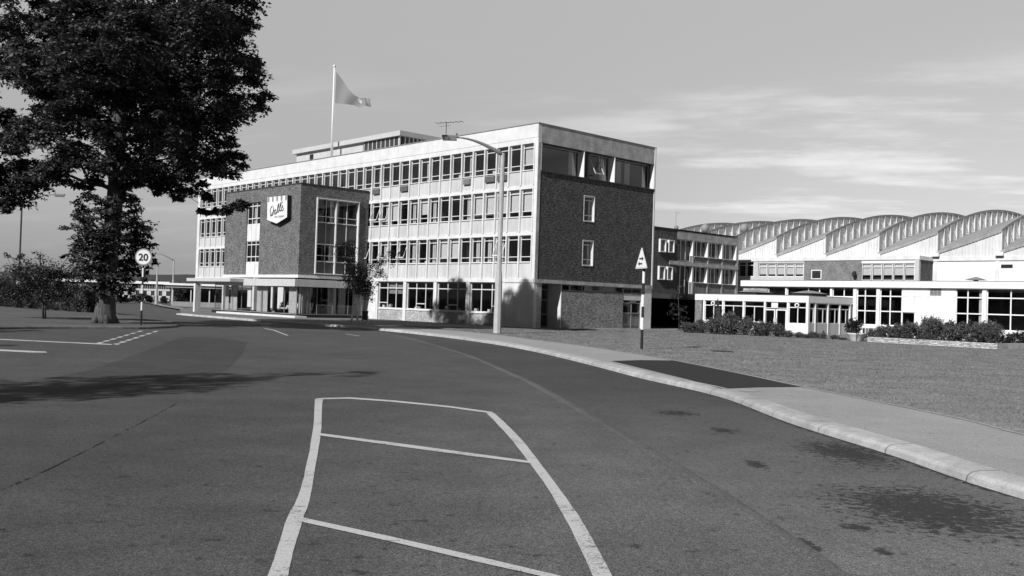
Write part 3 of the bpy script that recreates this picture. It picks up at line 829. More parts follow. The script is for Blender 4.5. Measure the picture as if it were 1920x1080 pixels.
# ------------------------------------------------------------------ two storey block
def twostorey():
    X, YE = 46.44, -4.85
    T = Thing('works_block', 'two storey block with grey brick wall and white window strips below the arched roofs', 'building', X, 3)
    A = face('x', X)
    b = MB(); b.box(X, X + .3, .92, 7.15, 0, 6.92)
    b2 = MB(); b2.box(X + .02, X + .3, -4.45, .92, 0, 4.9); b2.box(X + .3, 49.5, YE, YE + .3, 0, 6.92)
    T.part('front_wall', b, 'brick_far')
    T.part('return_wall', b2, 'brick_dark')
    c = MB(); c.box(X - .08, 49.5, YE - .08, 24, 6.93, 7.3); T.part('parapet', c, 'concrete')
    c = MB(); c.box(X - .05, X + .3, YE, YE + .38, 0, 6.925); c.box(X - .02, X + .25, 12.62, 13.15, 0, 6.925); c.box(X, X + .3, 7.15, 7.2, 4.9, 6.92); c.box(X + .01, X + .3, 7.2, 24, 3.6, 5.28); c.box(X, X + .1, 7.2, 12.62, 6.72, 6.92)
    T.parts('pier', c, 'cream')
    for z0, z1, y0, y1, nb, bl in ((5.28, 6.7, 7.2, 12.62, 5, 5.6), (5.28, 6.9, 13.15, 15.1, 2, None), (4.93, 6.62, -4.45, .92, 5, 5.45)):
        t = (y1 - y0) / nb
        for k in range(nb):
            w = window(T, None, A, y0 + t * k + .04, y0 + t * (k + 1) - .04, z0, z1, .08, (), (z1 - .38,), .06, .06, 'white', 'glass', bar=.03, blind=bl)
    c = MB(); c.box(X + .03, X + .14, -4.45, .92, 6.62, 6.93)
    T.part('window_head', c, 'white')
    w = window(T, None, A, 5.15, 6.3, 5.02, 5.98, -.05, (), (), .09, .1, 'white', 'darkpanel')
    T.part('wall_backing', MB().box(X + .5, X + .6, -4.4, 20, 0, 6.8), 'interior_dark')
    L_ = Thing('wall_lamp', 'small black lamp on the grey brick wall of the two storey block', 'lamp', X - .2, 1.45, z=5.6)
    L_.part('bracket', MB().tube([(X, 1.45, 5.75), (X - .35, 1.45, 5.8)], .04, 6), 'black')
    L_.part('lamp_shade', MB().tube([(X - .35, 1.45, 5.85), (X - .35, 1.45, 5.65), (X - .35, 1.45, 5.35), (X - .35, 1.45, 5.25)], [.08, .2, .2, .1], 10), 'black')
twostorey()

# ------------------------------------------------------------------ factory with curved north-light roofs
def factory():
    X = 49.5; P = 5.86
    T = Thing('factory_building', 'large white factory hall with a row of arched truss roofs', 'building', X, 0)
    A = face('x', X)
    b = MB(); b.box(X, X + .3, -34, -4.85, 0, 6.93); T.part('front_wall', b, 'white')
    b = MB(); b.box(X - .12, X + .3, -34, YEND, 6.93, 7.36); b.box(X - .05, X, -34, -5, 4.3, 4.9)
    for y in (-5.3, -10.96, -16.8): b.box(X - .07, X, y, y + .36, 4.9, 6.9)
    T.part('eaves_band', b, 'concrete')
    b = MB(); b.box(X - .04, X + .0, -12.1, -11.1, 6.24, 6.56)
    v = T.part('louvre', b, 'black')
    y0 = -16.87
    for i in range(9):
        yi = y0 + P * i; yj = yi + P
        H0, G = 7.80, 1.92
        span = 39.0
        arc = lambda x: 3.65 * (1 - ((x - span / 2) / (span / 2)) ** 2)
        # gable panel of ribbed sheeting
        g = MB(); g.prism([(X, yi, 7.36), (X, yj, 7.36), (X, yj, H0 - .05), (X, yi, H0 + G - .05)], (.12, 0, 0))
        k = 0; y = yi + .1
        while y < yj - .1:
            zt = H0 + G - .05 - G * (y - yi) / P
            g.box(X - .05, X, y, y + .07, 7.365, zt - .02); y += .30
        gp_ = T.part('gable', g, 'sheeting')
        # roof shell with thickness
        xs = [span * q / 26 for q in range(27)]
        rows = []
        for x in xs:
            zc = arc(x)
            rows.append([(X - .12 + x, yi - .14, H0 + G + zc + .10), (X - .12 + x, yi + P * .5, H0 + G * .47 + zc + .06), (X - .12 + x, yj, H0 + zc + .03)])
        m1 = MB(); m1.grid(rows)
        lo = [[(a[0], a[1], a[2] - .26) for a in r] for r in rows]; m1.grid([r[::-1] for r in lo])
        m1.grid([[r[0] for r in lo], [r[0] for r in rows]])
        m1.grid([[q for q in rows[0]], [q for q in lo[0]]])
        sh = T.part('roof_shell', m1, 'roof_sheet', smooth=False)
        # glazing under the raised edge
        m1 = MB(); m1.grid([[(X + x, yi, H0 + arc(x)) for x in xs], [(X + x, yi, H0 + G + arc(x) - .05) for x in xs]])
        T.part('north_light', m1, 'glazing')
        m1 = MB()
        n = 26
        for q in range(n + 1):
            x = span * q / n
            m1.box(X + x - .07, X + x + .07, yi - .15, yi - .02, H0 + arc(x) + .05, H0 + G + arc(x) - .08)
            if q < n:
                x2 = span * (q + 1) / n
                m1.tube([(X + x, yi - .08, H0 + G + arc(x) - .1), (X + x2, yi - .08, H0 + arc(x2) + .08)], .03, 4)
        T.part('truss', m1, 'steel')
        m1 = MB(); 
        m1.tube([(X + x, yi - .1, H0 + arc(x)) for x in xs], .08, 6)
        T.part('lower_chord', m1, 'grey')
        b = MB(); b.box(X - .35, X - .12, yi - .35, yi + .3, 7.37, 7.72); T.part('roof_bracket', b, 'white')
        b = MB(); b.box(X - .38, X - .1, yi - .37, yi + .32, 7.30, 7.365); T.part('bracket_foot', b, 'dark')
        b = MB(); b.box(X - .02, X + .1, yi - .06, yi - .001, 7.7, H0 + G); T.part('end_post', b, 'dark')
    s = MB(); s.box(X + .3, X + 38.8, -16.9, YEND, 7.0, 7.2); s.box(X + 38.8, X + 39, -34, YEND, 0, 12); s.box(X, X + 39, YEND - .2, YEND, 0, 11.5)
    s.box(X + .3, X + 38.8, -34, -17, 7.3, 7.4)
    T.part('roof_slab', s, 'roofing')
YEND = -16.87 + 5.86 * 9
M['sheeting'] = plain('painted_sheeting', .62, .6, .08, .6, 14, streak=.12)
M['roof_sheet'] = plain('roof_sheeting', .30, .8, .15, .6, 10, streak=.15)
factory()

# ------------------------------------------------------------------ far buildings on the left
def far_buildings():
    def D(u, v, Y): return dp(u, v, Y)
    o = dp(280, 560, 165)
    T = Thing('distant_works', 'long low distant building with white fascia and window strip beyond the road bend', 'building', o.x, o.y, site=False)
    Y = 165.0; x0, x1 = dp(60, 560, Y).x, dp(318, 560, Y).x
    f = MB(); f.box(x0, x1, Y - .3, Y + 14, 2.9, 3.35); T.part('roof', f, 'white')
    f = MB(); f.box(x0, x1, Y, Y + .3, 1.75, 2.05); f.box(x0, x1, Y, Y + .3, 0, .9)
    for k in range(18): x = x0 + (x1 - x0) * k / 18; f.box(x, x + .7, Y, Y + .3, 0, 1.8)
    T.part('wall', f, 'cream')
    f = MB(); f.box(x0, x1, Y + .12, Y + .16, .9, 2.9); g = T.part('window_strip', f, 'darkpanel')
    f = MB()
    for k in range(60): x = x0 + (x1 - x0) * k / 60; f.box(x, x + .1, Y + .05, Y + .12, 2.05, 2.9)
    T.part('mullion', f, 'grey')
    # glazed lodge near the forecourt
    Y = 108.0; x0, x1 = dp(322, 560, Y).x, dp(440, 560, Y).x
    T = Thing('gate_lodge', 'small glazed lodge with white fascia seen left of the entrance posts', 'building', x0, Y, site=False)
    zt = 2.62
    T.part('roof', MB().box(x0 - .8, x1, Y - .5, Y + 8, zt - .22, zt), 'white')
    T.part('soffit', MB().box(x0 - .6, x1, Y - .3, Y + 8, zt - .5, zt - .23), 'grey')
    T.part('low_wall', MB().box(x0, x1, Y, Y + .2, -.3, .55), 'grey')
    m1 = MB(); x = x0
    while x < x1: m1.box(x, x + .12, Y, Y + .12, .55, zt - .5); x += 2.1
    T.part('mullion', m1, 'cream')
    T.part('glass_pane', MB().poly([(x0, Y + .08, .55), (x1, Y + .08, .55), (x1, Y + .08, zt - .5), (x0, Y + .08, zt - .5)]), 'glass')
    T.part('back_wall', MB().box(x0, x1, Y + 5, Y + 5.2, 0, zt - .5), 'interior')
    # white wall and shrubs seen through the undercroft
    T = Thing('rear_boundary_wall', 'bright white wall glimpsed through the posts under the office', 'wall', 18, 50)
    T.part('wall_panel', MB().box(17, 17.3, 30, 75, 0, 2.7), 'white')
far_buildings()
M['soil'] = plain('soil', .06, .95, .3, 2, 30)
# ------------------------------------------------------------------ foliage
def leafmesh(name, C, SR, n, L_, mt, droop=0., flat=.35, wid=.6, up=.7, seed=1):
    """C: spray centres (k,3), SR: spray radii (k,), n leaves each"""
    r = np.random.default_rng(seed)
    C = np.repeat(np.asarray(C, float), n, 0); R_ = np.repeat(np.asarray(SR, float), n)
    k = len(C)
    d = r.normal(size=(k, 3)); d /= np.linalg.norm(d, axis=1)[:, None]; d *= (r.random(k) ** .45)[:, None]
    off = d * R_[:, None]; off[:, 2] *= flat
    off[:, 2] -= droop * (np.hypot(off[:, 0], off[:, 1]) ** 2) / np.maximum(R_, .01)
    P = C + off
    nrm = r.normal(size=(k, 3)) * (1 - up) + np.array([0, 0, up]) + d * .35
    nrm /= np.linalg.norm(nrm, axis=1)[:, None]
    a = r.normal(size=(k, 3)); a[:, 2] -= droop * 1.5
    t = a - nrm * (a * nrm).sum(1)[:, None]; t /= np.linalg.norm(t, axis=1)[:, None]
    b = np.cross(nrm, t)
    l = (L_ * (.6 + .8 * r.random(k)))[:, None]; w = l * wid * .5
    V = np.stack([P, P + t * l * .45 + b * w, P + t * l, P + t * l * .45 - b * w], 1).reshape(-1, 3)
    me = bpy.data.meshes.new(name)
    me.vertices.add(k * 4); me.vertices.foreach_set('co', V.astype(np.float32).ravel())
    me.loops.add(k * 4); me.loops.foreach_set('vertex_index', np.arange(k * 4, dtype=np.int32))
    me.polygons.add(k); me.polygons.foreach_set('loop_start', np.arange(0, k * 4, 4, dtype=np.int32))
    me.update(calc_edges=True); me.materials.append(mt)
    return me
def sprays(blobs, dens, sr, shell=.35, seed=3):
    """blobs: (x,y,z,r[,weight[,squash]]) ; returns spray centres"""
    r = np.random.default_rng(seed); out = []; rr = []
    for b in blobs:
        x, y, z, R_ = b[:4]; wt = b[4] if len(b) > 4 else 1; sq = b[5] if len(b) > 5 else .8
        n = max(3, int(dens * wt * R_ ** 2))
        d = r.normal(size=(n, 3)); d /= np.linalg.norm(d, axis=1)[:, None]
        q = (shell + (1 - shell) * r.random(n) ** .5)[:, None] * R_
        p = d * q; p[:, 2] *= sq
        out.append(p + np.array([x, y, z])); rr.append(min(sr, max(.12, R_ * .55)) * (.6 + .8 * r.random(n)))
    return np.concatenate(out), np.concatenate(rr)
def limb(mb, a, b, r0, r1, sag=.1, n=6, jit=.12):
    a, b = Vector(a), Vector(b); Ld = (b - a).length; pts = []; rs = []
    for i in range(n + 1):
        t = i / n
        p = a.lerp(b, t) + Vector((random.uniform(-1, 1), random.uniform(-1, 1), random.uniform(-1, 1))) * (jit * Ld * .2 * math.sin(math.pi * t))
        p.z += sag * Ld * math.sin(math.pi * t)
        pts.append(p); rs.append(r0 * (1 - t) + r1 * t)
    mb.tube(pts, rs, 6, jitter=.05)
    return pts
def tree(name, label, cat, base, trunk, blobs, leaf, L_, dens, sr, n, droop=.3, bark='bark', group=None, seed=1, flat=.35, limbs=None, up=.7, shell=.35):
    T = Thing(name, label, cat, base[0], base[1], site=False, group=group, z=base[2] if len(base) > 2 else 0)
    for tr in trunk:
        m1 = MB(); m1.tube([p[:3] for p in tr], [p[3] for p in tr], 14 if tr[0][3] > .3 else 8, jitter=.06)
        T.part('trunk', m1, bark, smooth=True)
    m1 = MB(); src = trunk[0]
    zlo = src[0][2] + (src[-1][2] - src[0][2]) * .3
    nodes = []
    for tr in trunk:
        for i in range(len(tr) - 1):
            for q in (0, .33, .66):
                p = Vector(tr[i][:3]).lerp(Vector(tr[i + 1][:3]), q)
                if p.z > zlo: nodes.append((p, tr[i][3] * .5, 0))
    nodes.append((Vector(src[-1][:3]), src[-1][3], 0))
    ax_ = Vector(src[-1][:3])
    for b in sorted(blobs, key=lambda b: math.hypot(b[0] - ax_.x, b[1] - ax_.y)):
        c = Vector(b[:3])
        s, rs_, g_ = min(nodes, key=lambda n_: (n_[0] - c).length + .25 * n_[2] + max(0, n_[0].z - c.z) * .8)
        r0 = min(rs_ * .75, (limbs or 1) * .13) if g_ == 0 else rs_ * .8
        pts = limb(m1, s, c, r0, r0 * .7, sag=.06)
        nodes.append((c, r0 * .7, g_ + 1))
        for _ in range(3):
            e = c + Vector((random.gauss(0, 1), random.gauss(0, 1), random.gauss(0, .7))).normalized() * b[3] * .8
            limb(m1, pts[4], e, r0 * .35, r0 * .1, n=4)
    T.part('branches', m1, bark, smooth=True)
    C, R_ = sprays(blobs, dens, sr, seed=seed, shell=shell)
    me = leafmesh('crown', C - np.array(T.org), R_, n, L_, M[leaf], droop, flat, up=up, seed=seed)
    link('crown', me, T.o)
    return T
def B_(u, v, r, D, dy=0, *rest):
    p = dp(u, v, D + dy); return (p.x, p.y, p.z, r * (D + dy) / F_PX) + rest

# the big lime tree on the verge
D0 = 45.45
bx, by = gp(196, 606)
big = []
for (u, v, r, dy, *w) in [
    (455, 50, 45, 0), (440, 10, 55, 1), (470, 130, 48, 0), (485, 185, 36, 1), (430, 110, 70, -2), (400, 60, 80, 1), (440, 205, 45, -1), (400, 180, 75, 2), (380, 250, 60, -1), (430, 225, 36, 0), (430, 270, 30, 1),
    (440, 300, 38, 0), (400, 300, 45, -2), (350, 300, 50, 1), (330, 340, 38, 0), (360, 340, 30, -1), (418, 318, 22, 0), (340, 362, 18, 0, .8),
    (395, 372, 14, -1, .8), (390, 395, 12, -1, .8), (425, 388, 18, -2, 1.2), (446, 384, 14, -2, 1.2), (436, 398, 13, -2, 1.2), (408, 396, 10, -1, 1), (462, 379, 9, -2, 1.2),
    (330, 60, 85, -2), (330, 150, 85, 2), (310, 230, 80, -3), (300, 300, 60, 2), (290, 335, 32, 0),
    (250, 40, 90, 1), (240, 130, 90, -4), (240, 220, 80, 2), (230, 290, 62, -2), (230, 330, 34, 1),
    (150, 50, 90, -2), (140, 140, 85, 2), (150, 230, 65, -3), (140, 290, 48, 1), (180, 320, 30, 0),
    (60, 50, 85, 1), (40, 110, 60, -1), (100, 180, 50, 2), (25, 225, 32, 0), (75, 235, 34, 2), (20, 275, 34, -1), (60, 320, 42, 0), (20, 350, 42, 1), (100, 325, 36, -1), (10, 385, 24, 0), (-40, 60, 80, 0), (-60, 170, 70, 1), (-50, 300, 70, 0),
    (30, 130, 50, 0), (90, 215, 50, -2), (55, 250, 42, 0), (15, 245, 40, 1), (115, 270, 42, -2), (35, 295, 38, 0), (130, 200, 50, 0), (60, 340, 40, 0), (110, 318, 36, 0), (20, 372, 38, 0), (168, 345, 27, .5), (226, 345, 26, -.5), (264, 350, 20, 0), (300, 352, 16, 0, .9), (-20, 330, 40, 0), (5, 215, 26, 0), (215, 180, 45, -4), (215, 250, 45, -4), (212, 310, 34, -3, .8),
    (200, -60, 80, 0), (310, -50, 60, 0), (60, -60, 80, 0), (410, -50, 40, 0), (225, -105, 50, 0), (120, -100, 60, 0),
    (330, 0, 90, 4), (180, 60, 90, 5), (300, 140, 80, 6), (120, 180, 70, 5), (250, 60, 90, -6), (150, 120, 80, -6), (330, 230, 60, 5), (380, 20, 60, -4), (60, 130, 60, -5)]:
    big.append(B_(u - (6 if u > 380 else 0), v, r * .88, D0, dy, *w))
# unseen crown shoulder towards the road, shaped to shade the office corner
for lx, ly, z, r in ((-25, -3.2, 18.4, 2.3), (-24, -5.3, 18.3, 2.2), (-25, -1.2, 17.6, 1.5), (-24, -7.0, 17.6, 1.6), (-26.5, -2.4, 17.0, 1.8)):
    q = W(lx, ly); big.append((q.x, q.y, z, r, 1.3))
epic = []
for (u, v, r, dy, *w) in [(150, 388, 16, 0, .7), (172, 366, 16, -.4, .7), (228, 358, 16, .3, .8), (248, 372, 14, 0, .6), (198, 400, 16, -.6, .5), (212, 372, 14, -.6, .6), (195, 430, 18, -.6, .9), (150, 515, 14, 0, .7), (140, 470, 12, 0, .7), (200, 385, 22, 0, .8), (255, 392, 16, 1, .6), (235, 375, 16, 1, .7), (150, 402, 14, -1, .7), (170, 408, 18, 0, .8), (225, 412, 22, 0, .9), (265, 415, 18, 1, .7), (130, 425, 13, 0, .5),
                          (165, 435, 24, -1, .9), (240, 440, 28, 1, .9), (275, 430, 12, 0, .4), (205, 450, 30, -.5), (260, 465, 20, 1, .9), (160, 460, 22, 0, .8), (185, 485, 30, -.5), (235, 490, 28, .8),
                          (155, 490, 18, 0, .7), (180, 515, 24, -.5), (208, 520, 22, -.5), (250, 515, 16, 1, .8), (200, 540, 16, -.5, .8), (235, 540, 14, .6, .7), (170, 540, 12, -.6, .6), (280, 478, 9, 1, 1), (290, 489, 6, 1, 1), (275, 505, 8, 1, 1), (272, 518, 8, 1, 1), (230, 555, 9, .6, .7), (262, 440, 16, 1, .8), (275, 425, 10, 1, .6), (285, 455, 10, 1, .6), (250, 540, 9, 1, .6)]:
    epic.append(B_(u, v, r * 1.2, D0, dy, *w))
trunk = [[(bx, by, -.05, .60), (bx, by, .25, .52), (bx, by, .8, .46), (bx + .02, by, 1.6, .43), (bx + .1, by, 3, .42), (bx + .22, by, 5, .38), (bx + .3, by, 7, .36), (bx + .35, by, 9, .33), (bx + .3, by, 12, .27), (bx + .3, by, 15, .18), (bx + .3, by, 19, .06)]]
T = tree('lime_tree', 'huge dark broadleaf tree with leafy shoots round its thick trunk, on the grass tip', 'tree', (bx, by), trunk, big, 'leaf_big', .185, 14, .60, 125, .45, seed=4, flat=.34, shell=.15)
C, R_ = sprays(epic, 60, .34, seed=9, shell=.0)
link('trunk_shoots', leafmesh('trunk_shoots', C - np.array(T.org), R_, 34, .16, M['leaf_big'], .3, .3, up=.7, seed=6), T.o)
# root flare ridges
m1 = MB()
for a, q in ((.2, 1), (1.5, .8), (2.6, 1.1), (3.7, .9), (4.25, 1.15), (5.3, 1.0)):
    m1.tube([(bx + math.cos(a) * .25, by + math.sin(a) * .25, 1.1 * q), (bx + math.cos(a) * .36, by + math.sin(a) * .36, .4), (bx + math.cos(a) * .56 * q, by + math.sin(a) * .56 * q, -.06)], [.05, .13, .17], 9)
T.part('root_flare', m1, 'bark', smooth=True)

M['leaf_small'] = leafmat('dark_small_leaves', .04, .5)
# small bushy tree on the left verge
D1 = 49.0; sx, sy = gp(83, 598)
bl = [B_(u, v, r * (1.3 if v < 530 else .85), D1, dy, *w) for (u, v, r, dy, *w) in [(60, 512, 26, 0), (35, 520, 24, 1), (20, 500, 14, 0, .5), (12, 478, 7, 0, .5), (45, 492, 14, 0, .5), (85, 500, 22, -1, .8), (110, 512, 24, 0), (78, 535, 30, 1), (110, 535, 22, -1), (50, 545, 26, 0), (20, 545, 26, 0), (135, 498, 12, 0, .5), (150, 482, 8, 0, .4), (140, 515, 15, 0, .7), (128, 482, 9, 0, .4), (85, 552, 26, -.5), (75, 478, 10, 0, .4), (-10, 530, 26, 0), (118, 552, 14, 0, .8), (40, 478, 6, 0, .4)]]
def stem(u0, v0, u1, v1, D, r0, r1):
    a, b = dp(u0, v0, D), dp(u1, v1, D); m_ = a.lerp(b, .5); m_.x += .05
    return [(a.x, a.y, a.z, r0), (m_.x, m_.y, m_.z, (r0 + r1) / 2), (b.x, b.y, b.z, r1)]
tree('small_tree', 'small bushy twin-stemmed tree with drooping leaves at the left verge', 'tree', (sx, sy), [stem(81, 598, 75, 545, D1, .06, .05), stem(85, 598, 80, 545, D1, .06, .045)], bl, 'leaf_small', .12, 60, .36, 30, .6, seed=12, flat=.5, shell=.1, limbs=.3)
# weeping birch beside the entrance block
D2 = 59.7; wx, wy = gp(662, 606)
bl = []
for (x, y, r, w, dy) in [(150, 200, 50, .7, 0), (95, 210, 35, .6, 1), (200, 190, 45, .7, 0), (120, 270, 55, .8, 1), (200, 270, 50, .8, 0), (180, 350, 55, .9, 0), (240, 420, 60, 1, -1), (200, 470, 60, .9, 0), (320, 450, 60, 1.1, 0), (340, 520, 65, 1.2, 1), (270, 560, 75, 1.2, 0), (170, 560, 55, .8, 1), (340, 610, 60, 1.3, 0), (270, 640, 50, 1.0, 0), (200, 620, 45, .6, 0), (375, 680, 40, 1.0, .5), (345, 725, 28, .7, .8), (400, 600, 45, .9, 0), (415, 690, 25, .7, 0), (415, 760, 18, .6, 0),
                        (420, 420, 40, .7, 0), (470, 400, 38, .6, 0), (500, 460, 40, .6, 0), (540, 500, 36, .5, 0), (450, 500, 36, .6, 0), (520, 380, 34, .5, 0), (560, 340, 34, .5, 0), (600, 300, 30, .4, 0), (640, 280, 34, .35, 0), (690, 290, 26, .3, 0), (700, 350, 26, .3, 0), (740, 260, 20, .2, 0), (625, 400, 22, .35, 0), (570, 550, 20, .35, 0), (480, 600, 20, .3, 0)]:
    bl.append(B_(620 + x / 5.4, 420 + y / 5.4, r / 5.4 * 1.35, D2, dy, w * .8))
def st2(pts, D, r0, r1):
    o = []
    for i, (u, v) in enumerate(pts):
        p = dp(u, v, D); o.append((p.x, p.y, p.z, r0 + (r1 - r0) * i / (len(pts) - 1)))
    return o
tree('birch_tree', 'slender twin-stemmed weeping birch with white bark beside the glazed entrance floor', 'tree', (wx, wy),
     [st2([(658.5, 606), (661, 588), (664.5, 570), (666, 555), (664, 530), (660, 500), (655, 465)], D2, .07, .02), st2([(670.5, 606), (670, 585), (668.5, 565), (670, 545), (678, 520), (690, 500)], D2, .07, .03)],
     bl, 'leaf_birch', .085, 210, .26, 16, 1.3, bark='birchbark', seed=21, flat=1.0, limbs=.22, up=.2, shell=.1)
# thin sapling on the lawn edge in front of the car port
D3 = 64.5
bl = [B_(u, v, r, D3, 0, w) for (u, v, r, w) in [(1273, 560, 10, .25), (1270, 575, 13, .3), (1280, 580, 12, .3), (1262, 590, 12, .3), (1284, 596, 10, .25), (1268, 548, 8, .15), (1276, 538, 6, .1)]]
p = gp(1273, 619.5)
tree('sapling', 'thin sapling with sparse leaves in front of the dark car port', 'tree', p, [st2([(1273, 619.5), (1273, 590), (1272, 560), (1271, 535)], D3, .028, .01)], bl, 'leaf_birch', .09, 150, .3, 12, .2, seed=31, limbs=.12)

# trees just outside the picture on the left, whose shade falls on the road and verge
def cone(x, y, z0, z1, R_, dx=0):
    o = []; n = 9
    for i in range(n):
        t = i / (n - 1); rr_ = R_ * (1 - t) ** .6
        if rr_ < .4: o.append((x, y, z0 + (z1 - z0) * t, .5)); continue
        k = max(1, int(rr_ * 2))
        for j in range(k):
            a = 2 * math.pi * j / k + i; o.append((x + math.cos(a) * rr_ * .6, y + math.sin(a) * rr_ * .6, z0 + (z1 - z0) * t, rr_ * .55 + .35))
    return o
for i, (x, y, h, R_, lab) in enumerate(((-15.3, 6.0, 13.8, 2.6, 'pointed roadside tree standing left of the camera, its shadow tip on the road'),
                          (-25.2, 14.2, 12.2, 2.6, 'pointed roadside tree beyond the nearest one left of the picture'),
                          (-30.5, 22.5, 13.5, 3.6, 'broad roadside tree shading the kerb at the left edge'),
                          (-42.0, 34.0, 14.0, 4.5, 'tall tree shading the clipped hedge from the left'),
                          (-50.0, 44.0, 15.0, 5.0, 'tall tree at the far left end of the clipped hedge'))):
    tree('roadside_tree', lab, 'tree', (x, y), [[(x, y, 0, .3), (x, y, h * .4, .2), (x, y, h * .95, .04)]], cone(x, y, h * .3, h - .3, R_), 'leaf_big', .22, 10, .5, 22, .3, seed=40 + i, group='roadside trees left of the picture')

# hedge behind the verge
def leafbox(name, label, cat, pts, h, w, leaf, L_, n, group=None, top=.06):
    T = Thing(name, label, cat, pts[0][0], pts[0][1], site=False, group=group)
    inner = MB(); C = []
    for i in range(len(pts) - 1):
        a, b = Vector(pts[i]).to_2d(), Vector(pts[i + 1]).to_2d(); d = (b - a); Ln = d.length; d.normalize(); nn = Vector((-d.y, d.x))
        q = [a - nn * w * .42, b - nn * w * .42, b + nn * w * .42, a + nn * w * .42]
        inner.prism([(p.x, p.y, 0) for p in q], (0, 0, h - .12))
        k = int(n * Ln)
        for _ in range(k):
            t = random.random() * Ln; side = random.random()
            if side < .55: s = -w * .5; z = random.random() * h
            elif side < .7: s = w * .5; z = random.random() * h
            else: s = random.uniform(-.5, .5) * w; z = h + random.gauss(0, top)
            p = a + d * t + nn * (s + random.gauss(0, .04)); C.append((p.x, p.y, z))
        if i == len(pts) - 2:
            for _ in range(int(n * 2.2)):
                p = b + d * random.uniform(-.1, .15) + nn * random.uniform(-.5, .5) * w; C.append((p.x, p.y, random.random() * h))
    T.part('inner_growth', inner, 'interior_dark')
    C = np.array(C) - np.array(T.org)
    link('foliage', leafmesh('foliage', C, np.full(len(C), .22), 14, L_, M[leaf], 0, .8, up=.3, seed=5), T.o)
h0 = dp(-60, 560, 88); h1 = dp(60, 560, 74); h2 = dp(182, 560, 66)
leafbox('hedge', 'long dark clipped hedge behind the left verge and big tree', 'hedge', [(h0.x, h0.y), (h1.x, h1.y), (h2.x, h2.y)], 1.62, 1.6, 'leaf_hedge', .13, 60)

# shrubs
protos = {}
def shrub(label, x, y, r, h, group, site=True, kind=0, leaf='leaf_shrub', name='shrub', cat='shrub', z=0):
    key = (kind, leaf)
    if key not in protos:
        rr = random.Random(kind + 50)
        blobs = []
        for _ in range(9):
            a = rr.uniform(0, 6.28); q = rr.uniform(.1, .55); blobs.append((math.cos(a) * q, math.sin(a) * q, rr.uniform(.25, .72), rr.uniform(.26, .42)))
        if kind == 3: blobs = [(0, 0, .12 + .1 * i, .34 - .03 * i) for i in range(9)]
        C, R_ = sprays(blobs, 170, .13, seed=kind + 3, shell=.3)
        st = MB()
        for _ in range(7): a = rr.uniform(0, 6.28); st.tube([(0, 0, 0), (math.cos(a) * .2, math.sin(a) * .2, .3), (math.cos(a) * .45, math.sin(a) * .45, .7)], [.03, .02, .008], 5)
        protos[key] = (leafmesh('foliage', C, R_, 14, .085, M[leaf], .1, .8, up=.35, seed=kind), st.mesh('stem', M['bark']))
    lf, stm = protos[key]
    o = bpy.data.objects.new(name, None); COL.objects.link(o); tag(o, label, cat, group)
    o.location = W(x, y, z) if site else Vector((x, y, z)); o.rotation_euler = (0, 0, random.uniform(0, 6.28)); o.scale = (r, r, h)
    link('foliage', lf, o); link('stem', stm, o)
    return o
def at(u, v, D):
    p = dp(u, v, D); return p.x, p.y
ordn = ['first', 'second', 'third', 'fourth', 'fifth', 'sixth', 'seventh', 'eighth', 'ninth', 'tenth', 'eleventh', 'twelfth', 'thirteenth', 'fourteenth', 'fifteenth', 'sixteenth']
# bed in front of the porch: (u, top v, half-width px, D)
rowA = [(1287, 601, 14, 63, 0), (1304, 606, 14, 62, 1), (1318, 596, 16, 62, 2), (1336, 590, 17, 61.5, 0), (1345, 560, 9, 62.5, 3), (1357, 586, 18, 61, 1), (1378, 582, 20, 61, 2), (1398, 589, 18, 60.5, 0), (1418, 602, 17, 60, 1), (1438, 604, 16, 60, 2), (1458, 602, 16, 59.5, 0), (1476, 619, 11, 58.5, 1), (1496, 621, 11, 58.5, 2), (1514, 625, 10, 58, 0), (1530, 622, 10, 58, 1), (1545, 620, 7, 58, 3), (1562, 627, 10, 57.5, 2), (1580, 632, 10, 57, 0)]
for i, (u, vt, hw, D, kd) in enumerate(rowA):
    x, y = at(u, 600, D); hor = 568 + .0317 * (u - 960)
    h = CAM_H + (hor - vt) * D / F_PX
    lab = ('tall narrow dark shrub rising above the others in the porch bed' if kd == 3 and h > 2 else
           ('low ' if h < .7 else 'bushy ') + f'shrub in the porch bed, {ordn[i] if i < 16 else "last but one" if i == 16 else "last"} counting from the car port')
    shrub(lab, x, y, hw * D / F_PX / .62 if kd != 3 else hw * D / F_PX / .34 * .8, h / .98, 'shrubs in the bed before the porch', False, kd)
rowB = [(1640, 612, 12, 56, 0), (1655, 609, 16, 55.5, 1), (1676, 604, 18, 55, 2), (1697, 602, 18, 54.6, 0), (1716, 604, 17, 54, 1), (1730, 590, 12, 55, 2), (1748, 589, 16, 54.5, 0), (1762, 596, 16, 53.5, 1), (1780, 597, 18, 53, 2), (1799, 600, 18, 52.6, 0), (1820, 603, 18, 52, 1), (1838, 600, 18, 52, 2), (1857, 596, 17, 51.5, 0), (1872, 606, 14, 51, 1), (1742, 622, 13, 53.2, 2), (1700, 622, 11, 54.2, 0)]
for i, (u, vt, hw, D, kd) in enumerate(rowB):
    x, y = at(u, 600, D); hor = 568 + .0317 * (u - 960); h = CAM_H + (hor - vt) * D / F_PX
    lab = f'bushy shrub in the kerbed bed, {ordn[i]} counting from the urn' if i < 14 else ('low rounded shrub at the front of the kerbed bed, right of its middle' if i == 14 else 'low rounded shrub at the front of the kerbed bed, left of its middle')
    shrub(lab, x, y, hw * D / F_PX / .60, (h - .1) / .98, 'shrubs in the kerbed bed', False, kd, z=.1)
